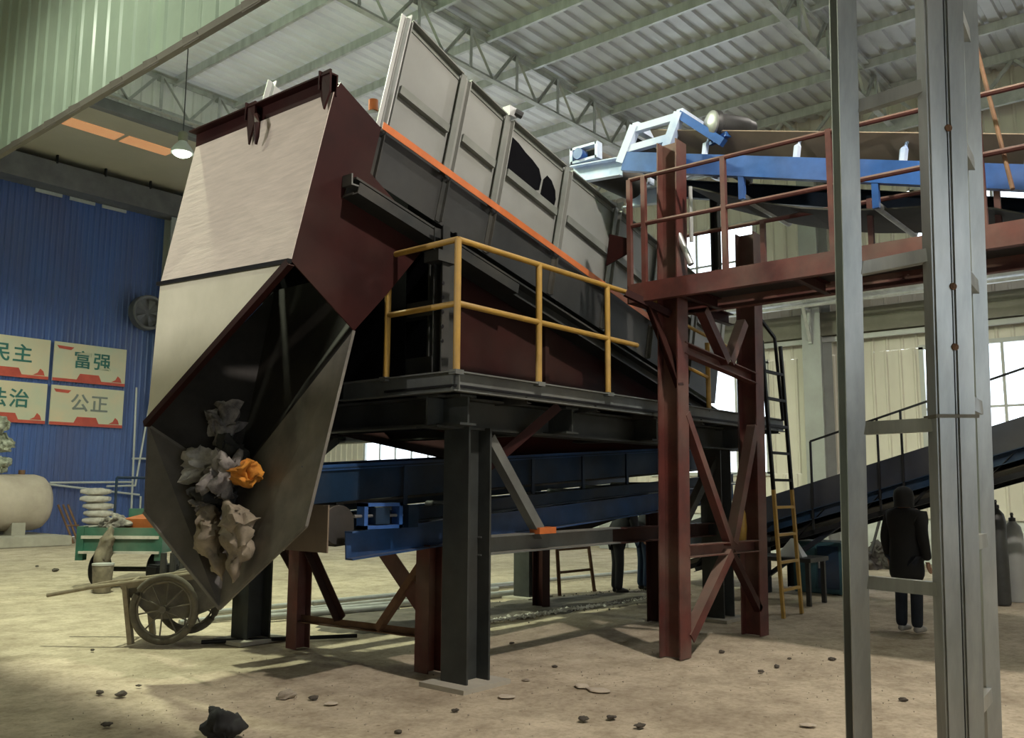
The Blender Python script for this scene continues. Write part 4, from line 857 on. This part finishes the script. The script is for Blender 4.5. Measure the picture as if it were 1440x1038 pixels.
MB().lathe(bk, (0, 0, 1), [(0, .12), (.0, .13), (.42, .16), (.44, .15), (.05, .12)], 18).build('body', 'muddy_cloth', bt, smooth=True); MB().lathe(bk, (0, 0, 1), [(.42, .165), (.45, .165), (.46, 0)], 18).build('lid', 'far_panel', bt, smooth=True)
mn = thing('engine_block', tp(1.0, -.5, 0), 'dark greasy engine part behind the handcart', 'engine')
MB().box(tp(.85, -.6, 0)-V(0, 0, 0), tp(.85, -.6, 0)+V(.4, .35, .42)).build('block', 'black_iron', mn, bevel=.03)
for k in range(3): MB().tube(tp(.95+.15*k, -.6, .3), tp(.95+.15*k, -.6, .62), .05, 10).build('cylinder', 'dark_steel', mn)

# ------------------------------------------------------------------ ladders
ld = thing('access_ladder', (11.4, 4.85, 0), 'yellow steel ladder leaning against the trommel platform beside the red tower', 'ladder')
ra0, ra1, rb0, rb1 = V(11.95, 4.88, 0), V(11.55, 4.88, 3.62), V(11.35, 4.88, 0), V(10.95, 4.88, 3.62)
for a, b in ((ra0, ra1), (rb0, rb1)):
    MB().bar(a, a.lerp(b, .46), pbox(.05, .04), up=(0, 1, 0)).build('rail', 'yellow', ld); MB().bar(a.lerp(b, .46), b, pbox(.05, .04), up=(0, 1, 0)).build('rail', 'black_iron', ld)
for k in range(1, 10):
    t = k*.36/3.64; MB().bar(ra0.lerp(ra1, t), rb0.lerp(rb1, t), pbox(.05, .035)).build('rung', 'yellow' if k < 5 else 'black_iron', ld)
MB().bar(V(11.6, 4.9, 2.6), V(11.42, 4.9, 3.72), pbox(.035, .035), up=(0, 1, 0)).bar(V(11.42, 4.9, 3.72), V(10.9, 4.9, 3.95), pbox(.035, .035), up=(0, 1, 0)).build('grab_rail', 'black_iron', ld)
fl = thing('rusty_ladder', onZ(800, 832), 'thin rusty ladder standing under the trommel near the workers', 'ladder')
a0, b0_, a1, b1_ = onZ(787, 838), onZ(836, 832), None, None
dq = pr_d = (a0 - Vector((0, 0, 0))).length
a1 = a0 + E1*(-.08) + E2*.25 + V(0, 0, 1.75); b1_ = b0_ + E1*(-.20) + E2*.25 + V(0, 0, 1.75)
for a, b in ((a0, a1), (b0_, b1_)): MB().tube(a, b, .03, 8).build('rail', 'rust_bar', fl)
for t in (.2, .4, .6, .8): MB().tube(a0.lerp(a1, t), b0_.lerp(b1_, t), .022, 8).build('rung', 'rust_bar', fl)

# ------------------------------------------------------------------ people
def skinned(name, verts, edges, rads, mat, parent, root=0, sub=2):
    me = bpy.data.meshes.new(name); c = Vector(verts[root]); me.from_pydata([Vector(v)-c for v in verts], edges, [])
    o = bpy.data.objects.new(name, me); col.objects.link(o); WL[o.name] = c
    o.location = c - (WL[parent.name] if parent else V(0, 0, 0)); o.parent = parent
    mod = o.modifiers.new('skin', 'SKIN'); mod.use_smooth_shade = True
    for i, s_ in enumerate(me.skin_vertices[0].data):
        r = rads[i]; s_.radius = r if isinstance(r, tuple) else (r, r); s_.use_root = (i == root)
    o.modifiers.new('sub', 'SUBSURF').levels = sub; o.modifiers['sub'].render_levels = sub
    bpy.context.view_layer.update()
    dg = bpy.context.evaluated_depsgraph_get(); me2 = bpy.data.meshes.new_from_object(o.evaluated_get(dg)); o.modifiers.clear(); o.data = me2
    me2.materials.clear(); me2.materials.append(M[mat]); me2.shade_smooth(); return o
pm('skin', (.42, .24, .16), (.36, .20, .13), 6, .6); pm('hair', (.012, .011, .011), (.008, .007, .007), 6, .7)
pm('coat_black', (.009, .010, .012), (.005, .006, .007), 5, .8); pm('jeans', (.020, .028, .045), (.012, .016, .026), 5, .85); pm('shoe_white', (.55, .54, .52), (.35, .34, .32), 5, .7)
pm('work_dark', (.016, .018, .022), (.010, .011, .014), 5, .85); pm('helmet_white', (.75, .75, .72), (.62, .62, .6), 4, .4); pm('work_blue', (.018, .045, .10), (.012, .03, .07), 5, .85)
def person(base, face, H, lbl, lean=0.0, hood=False, arms='down', coat='coat_black', trousers='jeans', shoe='shoe_white', helmet=False, long=True):
    t = thing('person', base, lbl, 'person'); f = Vector((math.cos(face), math.sin(face), 0)); s_ = Vector((-f.y, f.x, 0)); k = H/1.7
    def P(fx, sx, z):                 # lean bends everything above the hips forward
        q = V(fx, sx, z); 
        if z > .92: d = z-.92; q = V(fx*math.cos(lean) + d*math.sin(lean), sx, .92 + d*math.cos(lean) - fx*math.sin(lean))
        return base + (f*q.x + s_*q.y)*k + V(0, 0, q.z*k)
    def rr(*a): return tuple(x*k for x in a)
    if arms == 'down': ar = lambda e: [P(0, .19*e, 1.40), P(-.03, .25*e, 1.12), P(.04, .25*e, .86)]
    else: ar = lambda e: [P(0, .19*e, 1.40), P(.14, .24*e, 1.16), P(.40, .14*e, 1.10)]
    AL, AR_ = ar(1), ar(-1)
    vs = [P(0, 0, .95), P(0, 0, 1.18), P(0, 0, 1.40), P(.01, 0, 1.50), P(.03, 0, 1.60), P(.035, 0, 1.67)] + AL + AR_ + [P(0, .09, .90), P(.02, .10, .50), P(-.01, .10, .09), P(.0, -.09, .90), P(.02, -.10, .50), P(-.01, -.10, .09)]
    ed = [(0, 1), (1, 2), (2, 3), (3, 4), (4, 5), (2, 6), (6, 7), (7, 8), (2, 9), (9, 10), (10, 11), (0, 12), (12, 13), (13, 14), (0, 15), (15, 16), (16, 17)]
    rd = [rr(.12, .14), rr(.11, .14), rr(.11, .15), rr(.05, .05), rr(.085, .075), rr(.075, .065), rr(.05, .05), rr(.042, .042), rr(.028, .028)] + [rr(.05, .05), rr(.042, .042), rr(.028, .028)] + [rr(.075, .075), rr(.055, .055), rr(.04, .04)]*2
    body = skinned('body', vs, ed, rd, 'skin', t)
    hd = P(.04, 0, 1.62); up_ = (P(.04, 0, 1.66)-hd).normalized(); fd_ = s_.cross(up_).normalized(); fd_ = fd_ if fd_.dot(f) > 0 else -fd_
    MB().tube(hd + fd_*.10*k - up_*.0, hd + fd_*.125*k - up_*.025*k, .012*k, 8, .018*k).build('nose', 'skin', body, smooth=True)
    for e in (-1, 1):
        MB().lathe(hd + fd_*.085*k + s_*.032*e*k + up_*.02*k, fd_, [(0, .012*k), (.008*k, .010*k), (.012*k, 0)], 8).build('eye', 'hair', body)
        MB().lathe(hd + s_*.085*e*k, s_*e, [(0, .028*k), (.015*k, .03*k), (.02*k, .018*k), (.021*k, 0)], 10).build('ear', 'skin', body)
    MB().bar(hd + fd_*.088*k - up_*.06*k - s_*.022*k, hd + fd_*.088*k - up_*.06*k + s_*.022*k, pbox(.01*k, .008*k)).build('mouth', 'rust_bar', body)
    if helmet: MB().lathe(hd + up_*.02*k, up_, [(.0, .135*k), (.01, .118*k), (.06*k, .112*k), (.11*k, .075*k), (.135*k, 0)], 18).build('helmet', 'helmet_white', t, smooth=True)
    elif hood: MB().lathe(hd - fd_*.03*k - up_*.12*k, up_, [(0, .12*k), (.05*k, .115*k), (.13*k, .122*k), (.20*k, .108*k), (.245*k, .06*k), (.26*k, 0)], 18).build('hood', coat, t, smooth=True)
    else: MB().lathe(hd - fd_*.015*k - up_*.05*k, up_, [(0, .07*k), (.03*k, .094*k), (.09*k, .102*k), (.14*k, .085*k), (.175*k, .04*k), (.185*k, 0)], 18).build('hair', 'hair', t, smooth=True)
    # hands: palm with five unequal fingers
    for A in (AL, AR_):
        d = (A[2]-A[1]).normalized(); w0 = A[2]; x_ = d.cross(s_ if arms == 'down' else V(0, 0, 1)).normalized(); y_ = d.cross(x_)
        hv = [w0, w0 + d*.08*k]; he = [(0, 1)]; hr = [rr(.024, .024), rr(.036, .018)]
        for q, (o_, L_) in enumerate(((-.03, .065), (-.010, .075), (.012, .07), (.032, .055))):
            n = len(hv); b0 = w0 + d*.09*k + x_*o_*k; hv += [b0, b0 + d*L_*.5*k + y_*.008*k, b0 + d*L_*k*.85 + y_*.028*k]; he += [(1, n), (n, n+1), (n+1, n+2)]; hr += [rr(.010, .010), rr(.009, .009), rr(.008, .008)]
        n = len(hv); hv += [w0 + d*.04*k - x_*.035*k + y_*.01*k, w0 + d*.085*k - x_*.055*k + y_*.02*k]; he += [(0, n), (n, n+1)]; hr += [rr(.012, .012), rr(.009, .009)]
        skinned('hand', hv, he, hr, 'skin', body, 0, 1)
    # clothing: coat with sleeves, trousers, shoes
    bz = .56 if long else .80
    cv = [P(0, 0, bz), P(0, 0, 1.0), P(0, 0, 1.2), P(0, 0, 1.40), P(.0, 0, 1.50)] + [q for q in AL] + [q for q in AR_]
    ce = [(0, 1), (1, 2), (2, 3), (3, 4), (3, 5), (5, 6), (6, 7), (3, 8), (8, 9), (9, 10)]
    crd = [rr(.17, .235), rr(.16, .21), rr(.15, .19), rr(.14, .18), rr(.085, .085)] + [rr(.085, .085), rr(.07, .07), rr(.055, .055)]*2
    skinned('coat', cv, ce, crd, coat, t, 0)
    skinned('trousers', [P(0, 0, .90), P(0, .09, .82), P(.02, .10, .50), P(-.01, .10, .05), P(0, -.09, .82), P(.02, -.10, .50), P(-.01, -.10, .05)], [(0, 1), (1, 2), (2, 3), (0, 4), (4, 5), (5, 6)], [rr(.13, .15), rr(.10, .10), rr(.078, .078), rr(.07, .07), rr(.10, .10), rr(.078, .078), rr(.07, .07)], trousers, t, 0)
    for e in (-1, 1):
        skinned('shoe', [P(-.06, .10*e, .045), P(.08, .10*e, .045), P(.17, .10*e, .03)], [(0, 1), (1, 2)], [rr(.05, .05), rr(.05, .045), rr(.04, .03)], shoe, t, 0, 1)
b_ = onZ(1280, 889); b_.z = 0
person(b_, math.atan2(E1.y, E1.x) + R(35), 1.66, 'person in a long black coat and dark jeans standing behind the galvanised tower', hood=True)
b_ = onZ(868, 834); b_.z = 0
person(b_, math.atan2(E1.y, E1.x) + R(10), 1.66, 'stooping worker in dark clothes nearest the rusty ladder', lean=R(28), arms='fwd', coat='work_dark', trousers='work_dark', shoe='hair', long=False)
b_ = onZ(906, 830); b_.z = 0
person(b_, math.atan2(E1.y, E1.x) + R(20), 1.68, 'worker in a white helmet and blue trousers beside the red tower', lean=R(22), arms='fwd', coat='work_dark', trousers='work_blue', shoe='hair', helmet=True, long=False)

# ------------------------------------------------------------------ things along the far wall
pm('cyl_dark', (.05, .055, .05), (.03, .03, .03), 4, .5); pm('teal_box', (.035, .10, .12), (.025, .07, .085), 3, .5); pm('junk', (.10, .09, .08), (.035, .03, .028), 5, .9, bump=.3)
for (px_, py_, h_, r_, m_, lb) in ((1409, 850, 1.45, .13, 'cyl_dark', 'dark gas cylinder just right of the galvanised tower'), (1431, 846, 1.25, .14, 'wall_grey', 'grey gas cylinder at the right picture edge')):
    q = onZ(px_, py_); q.z = 0; t = thing('gas_cylinder', q, lb, 'gas cylinder', 'gas cylinders by the far wall')
    MB().lathe(q, (0, 0, 1), [(0, r_*.95), (.03, r_), (h_-.25, r_), (h_-.13, r_*.8), (h_-.06, r_*.35), (h_-.04, r_*.3)], 20).build('body', m_, t, smooth=True)
    MB().lathe(q, (0, 0, 1), [(h_-.05, .05), (h_+.0, .05), (h_+.01, .02), (h_+.08, .02)], 12).build('valve', 'dark_steel', t, smooth=True)
    MB().tube(q + V(-.06, 0, h_+.05), q + V(.06, 0, h_+.05), .015, 6).build('valve_wheel', 'dark_steel', t)
q = onZ(1160, 832); tb = thing('tool_cabinet', (q.x, q.y, 0), 'teal steel cabinet on the floor right of the yellow ladder', 'cabinet')
MB().box(q - V(.3, .4, 0) , q + V(.4, .4, .82)).build('body', 'teal_box', tb, bevel=.015)
MB().box(q + V(-.32, -.36, .08), q + V(-.3, -.02, .76)).build('door', 'blue_dark', tb); MB().box(q + V(-.32, .02, .08), q + V(-.3, .36, .76)).build('door', 'teal_box', tb)
MB().box(q + V(-.34, -.06, .4), q + V(-.32, -.04, .52)).build('handle', 'steel', tb)
for i, (px_, py_, h_) in enumerate(((1238, 799, .46), (1266, 801, .38), (1212, 800, .34))):
    q = onZ(px_, py_) ; crumple('scrap_heap', 'junk', [V(q.x, q.y, h_*.45)], [h_*.75], 80+i, .6, 5, label=['dark scrap heap against the white dado, middle one', 'dark scrap heap beside the person in black', 'dark scrap heap beside the galvanised post'][i], cat='scrap', group='scrap heaps by the wall')
q = onZ(1222, 800); lp = MB().tube(V(q.x, q.y, 0.15), V(q.x, q.y, 0) + E1*.35 + V(0, 0, 1.25), .03, 8).build('leaning_pipe', 'dark_steel', label='dark pipe leaning among the scrap heaps', cat='pipe')
wb = onZ(1095, 850); wt = thing('work_bench', (wb.x, wb.y, 0), 'dark steel work bench behind the yellow ladder', 'bench')
MB().box((wb.x, wb.y-.5, .62), (wb.x+.7, wb.y+.6, .68)).build('top', 'dark_steel', wt)
for dx in (.04, .62):
    for dy in (-.46, .52): MB().box((wb.x+dx, wb.y+dy, 0), (wb.x+dx+.06, wb.y+dy+.06, .62)).build('leg', 'dark_steel', wt)
pb = V(wb.x+.3, wb.y-.1, .68); MB().prism([pb + V(-.1, -.2, 0), pb + V(.1, -.2, 0), pb + V(.1, .2, 0), pb + V(-.1, .2, 0)], [pb + V(-.02, -.06, .26), pb + V(.02, -.06, .26), pb + V(.02, .0, .26), pb + V(-.02, .0, .26)]).build('paper_cone', 'far_panel', label='white folded sheet standing on the work bench', cat='sheet')
hk = thing('chain_hoist', (9.75, 4.72, 1.3), 'yellow chain hoist hook hanging inside the red tower', 'hoist')
hz = onY(1043, 735, 4.68); MB().tube(hz + V(0, 0, .2), V(hz.x, hz.y, 3.55), .008, 5).build('chain', 'dark_steel', hk)
MB().lathe(hz, (0, 0, 1), [(-.24, .01), (-.2, .05), (-.05, .06), (.1, .05), (.2, .02)], 12).build('block', 'yellow', hk, smooth=True)

# ------------------------------------------------------------------ loose things on the floor
def floor_pipe(a, b, r_, m_, lbl, nm='steel_pipe'):
    p, q = onZ(*a), onZ(*b); p.z = q.z = r_
    MB().tube(p, q, r_, 12).build(nm, m_, label=lbl, cat='pipe' if nm != 'steel_bar' else 'bar', group='steel lengths on the floor', smooth=True)
floor_pipe((252, 880), (700, 831), .035, 'galv_dull', 'nearest long galvanised pipe lying behind the chute')
floor_pipe((420, 868), (730, 838), .05, 'galv_dull', 'thick galvanised pipe lying under the trommel')
floor_pipe((300, 865), (930, 803), .035, 'galv_dull', 'longest galvanised pipe lying under the trommel')
floor_pipe((440, 852), (760, 823), .03, 'steel', 'thin bright pipe lying under the trommel')
floor_pipe((340, 876), (560, 858), .045, 'galv_dull', 'short galvanised pipe lying beside the left black leg')
floor_pipe((283, 906), (502, 897), .022, 'black_iron', 'black flat bar lying between the left legs', 'steel_bar')
pm('stone', (.42, .37, .29), (.26, .22, .17), 9, .9); pm('clod', (.11, .095, .075), (.06, .05, .04), 9, .95); pm('paper', (.58, .50, .40), (.44, .38, .30), 8, .9)
def lump(name, px_, py_, r_, m_, lbl, cat, group=None, flat=.5, seed=0):
    q = onZ(px_, py_); sd_ = random.Random(seed*7+px_); mb = MB(); n1, n2 = 6, 9; of = V(sd_.uniform(0, 40), sd_.uniform(0, 40), 0)
    ex, ey = sd_.uniform(.7, 1.35), sd_.uniform(.7, 1.2); rz_ = sd_.uniform(0, 3)
    vs = []
    for i in range(n1+1):
        ph = math.pi*i/n1
        for j in range(n2):
            a = 2*math.pi*j/n2; d = V(math.sin(ph)*math.cos(a)*ex, math.sin(ph)*math.sin(a)*ey, -math.cos(ph)*flat)
            k = r_*(1 + .5*noise.noise(d*1.7 + of)); d2 = V(d.x*math.cos(rz_)-d.y*math.sin(rz_), d.x*math.sin(rz_)+d.y*math.cos(rz_), d.z)
            vs.append(V(q.x, q.y, r_*flat*.55) + d2*k)
    mb.v = vs; mb.f = [(i*n2+j, i*n2+(j+1) % n2, (i+1)*n2+(j+1) % n2, (i+1)*n2+j) for i in range(n1) for j in range(n2)]
    return mb.build(name, m_, label=lbl, cat=cat, group=group)
G_ = 'clods on the floor'
CL = [(140, 975, .035, 'dark clod left of a larger pair near the bottom left'), (170, 978, .045, 'larger dark clod at the bottom left of the floor'), (195, 965, .02, 'small clod right of the larger bottom left clod'),
      (441, 983, .035, 'dark clod right of the grey stone'), (150, 1020, .03, 'flat clod nearest the bottom left corner'), (52, 797, .04, 'dark clod near the left picture edge before the plinth'),
      (78, 803, .07, 'dirt mound on the floor left of the tricycle'), (130, 915, .025, 'clod in front of the handcart legs'), (860, 1010, .03, 'dark clod at the bottom centre right'),
      (820, 1012, .035, 'wider clod left of the bottom centre right clod'), (900, 1022, .035, 'long clod at the bottom edge below the paper scraps'), (1070, 945, .03, 'clod on the lit floor right of the red tower'),
      (1092, 938, .035, 'bigger clod of the pair right of the red tower'), (1110, 927, .025, 'clod at the edge of the walkway shadow'), (1170, 928, .035, 'clod just left of the galvanised post'),
      (780, 938, .025, 'clod above the paper scraps'), (720, 905, .025, 'clod behind the black column plate'), (1015, 918, .04, 'dark flat clod at the foot of the front red column'),
      (560, 1030, .03, 'clod at the bottom edge left of centre'), (640, 1000, .025, 'clod below the column base plate'), (1270, 985, .03, 'clod between the galvanised posts')]
for i, (px_, py_, r_, lb) in enumerate(CL): lump('clod', px_, py_, r_, 'clod', lb, 'clod', G_, .45, i)
for i, (px_, py_, r_, lb) in enumerate(((403, 980, .07, 'rounded grey stone right of the black bag'), (842, 972, .10, 'larger torn pale paper scrap in front of the red tower'), (818, 966, .09, 'flat torn paper scrap left of the larger one'), (875, 902, .07, 'small rag lying beyond the torn paper scraps'), (993, 891, .08, 'crumpled plastic film at the foot of the red tower'), (1135, 1020, .05, 'white plastic shard at the lower right'), (712, 980, .06, 'white plastic scrap before the black column'), (465, 990, .06, 'pale twisted scrap on the floor lower centre'), (690, 957, .06, 'blue-white plastic bottle crushed beside the column plate'), (740, 957, .05, 'dark scrap right of the column plate'))):
    lump('scrap', px_, py_, r_, 'paper' if i not in (0, 9) else 'stone', lb, 'scrap', 'paper and plastic scraps', .14 if i else .5, 100+i)
q0 = onZ(312, 1036)
crumple('waste_bag', 'rag_black', [V(q0.x, q0.y, .06) - E1*.14, V(q0.x, q0.y, .09), V(q0.x, q0.y, .07) + E1*.16], [.09, .12, .10], 200, .5, 9, label='crumpled black bag on the floor at the bottom edge', cat='waste bag')
crumple('waste_bag', 'rag_black', [V(q0.x, q0.y, .10) - E1*.10 + E2*.1, V(q0.x, q0.y, .17) - E1*.07 + E2*.1], [.06, .05], 201, .5, 9, label='brownish-black tuft standing up behind the black bag', cat='waste bag')
# white rubble line and dark dirt under the machine: nobody could count it
def rubble(name, a, b, wd, n, r0, r1, m_, lbl):
    p, q = onZ(*a), onZ(*b); d = (q-p).normalized(); s_ = V(-d.y, d.x, 0); L_ = (q-p).length; mb = MB()
    for i in range(n):
        t = random.random(); c = p + d*L_*t + s_*random.gauss(0, wd); r_ = random.uniform(r0, r1); c.z = r_*.35
        o8 = [V(1, 0, 0), V(0, 1, 0), V(-1, 0, 0), V(0, -1, 0), V(0, 0, .8), V(0, 0, -.8)]; ro = Matrix.Rotation(random.uniform(0, 6), 3, 'Z')
        mb.add([c + ro @ (v*r_*random.uniform(.7, 1.3)) for v in o8], [(0, 1, 4), (1, 2, 4), (2, 3, 4), (3, 0, 4), (1, 0, 5), (2, 1, 5), (3, 2, 5), (0, 3, 5)])
    mb.build(name, m_, label=lbl, cat='rubble', kind='stuff')
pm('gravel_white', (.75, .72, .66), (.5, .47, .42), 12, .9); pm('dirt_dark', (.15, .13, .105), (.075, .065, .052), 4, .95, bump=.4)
def mound(pxs, hgt, m_, lbl):
    """low uneven heap of dirt spread inside an outline on the floor"""
    P = [onZ(*p) for p in pxs]; x0, x1 = min(p.x for p in P), max(p.x for p in P); y0, y1 = min(p.y for p in P), max(p.y for p in P); n = 60; mb = MB(); idx = {}
    def inside(x, y):
        c = False; j = len(P)-1; dm = 9
        for i in range(len(P)):
            a, b = P[i], P[j]
            if (a.y > y) != (b.y > y) and x < (b.x-a.x)*(y-a.y)/(b.y-a.y)+a.x: c = not c
            e = b-a; t = max(0, min(1, ((x-a.x)*e.x+(y-a.y)*e.y)/e.length_squared)); dm = min(dm, math.hypot(a.x+e.x*t-x, a.y+e.y*t-y)); j = i
        return dm if c else -dm
    for j in range(n+1):
        for i in range(n+1):
            x, y = x0+(x1-x0)*i/n, y0+(y1-y0)*j/n; d = inside(x, y) + .12*noise.noise((x*3, y*3, 5))
            z = hgt*min(1, max(0, d)/.35)*(.6+.6*noise.noise((x*4, y*4, 1))) + .012*abs(noise.noise((x*14, y*14, 2)))*(d > 0) - (.03 if d < 0 else 0)
            mb.v.append(V(x, y, z))
    mb.f = [(j*(n+1)+i, j*(n+1)+i+1, (j+1)*(n+1)+i+1, (j+1)*(n+1)+i) for j in range(n) for i in range(n) if max(mb.v[k].z for k in (j*(n+1)+i, j*(n+1)+i+1, (j+1)*(n+1)+i+1, (j+1)*(n+1)+i)) > -.02]
    mb.build('dirt', m_, label=lbl, cat='dirt', kind='stuff', smooth=True)
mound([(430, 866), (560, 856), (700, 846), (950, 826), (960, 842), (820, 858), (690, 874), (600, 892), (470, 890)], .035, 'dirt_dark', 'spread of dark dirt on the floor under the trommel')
rubble('gravel', (560, 893), (940, 838), .045, 1500, .010, .030, 'gravel_white', 'line of pale gravel running under the trommel to the workers')
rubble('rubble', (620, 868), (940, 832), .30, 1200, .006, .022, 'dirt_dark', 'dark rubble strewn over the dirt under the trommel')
rubble('grit', (100, 1000), (1300, 950), .9, 500, .003, .009, 'stone', 'fine grit scattered over the foreground floor')
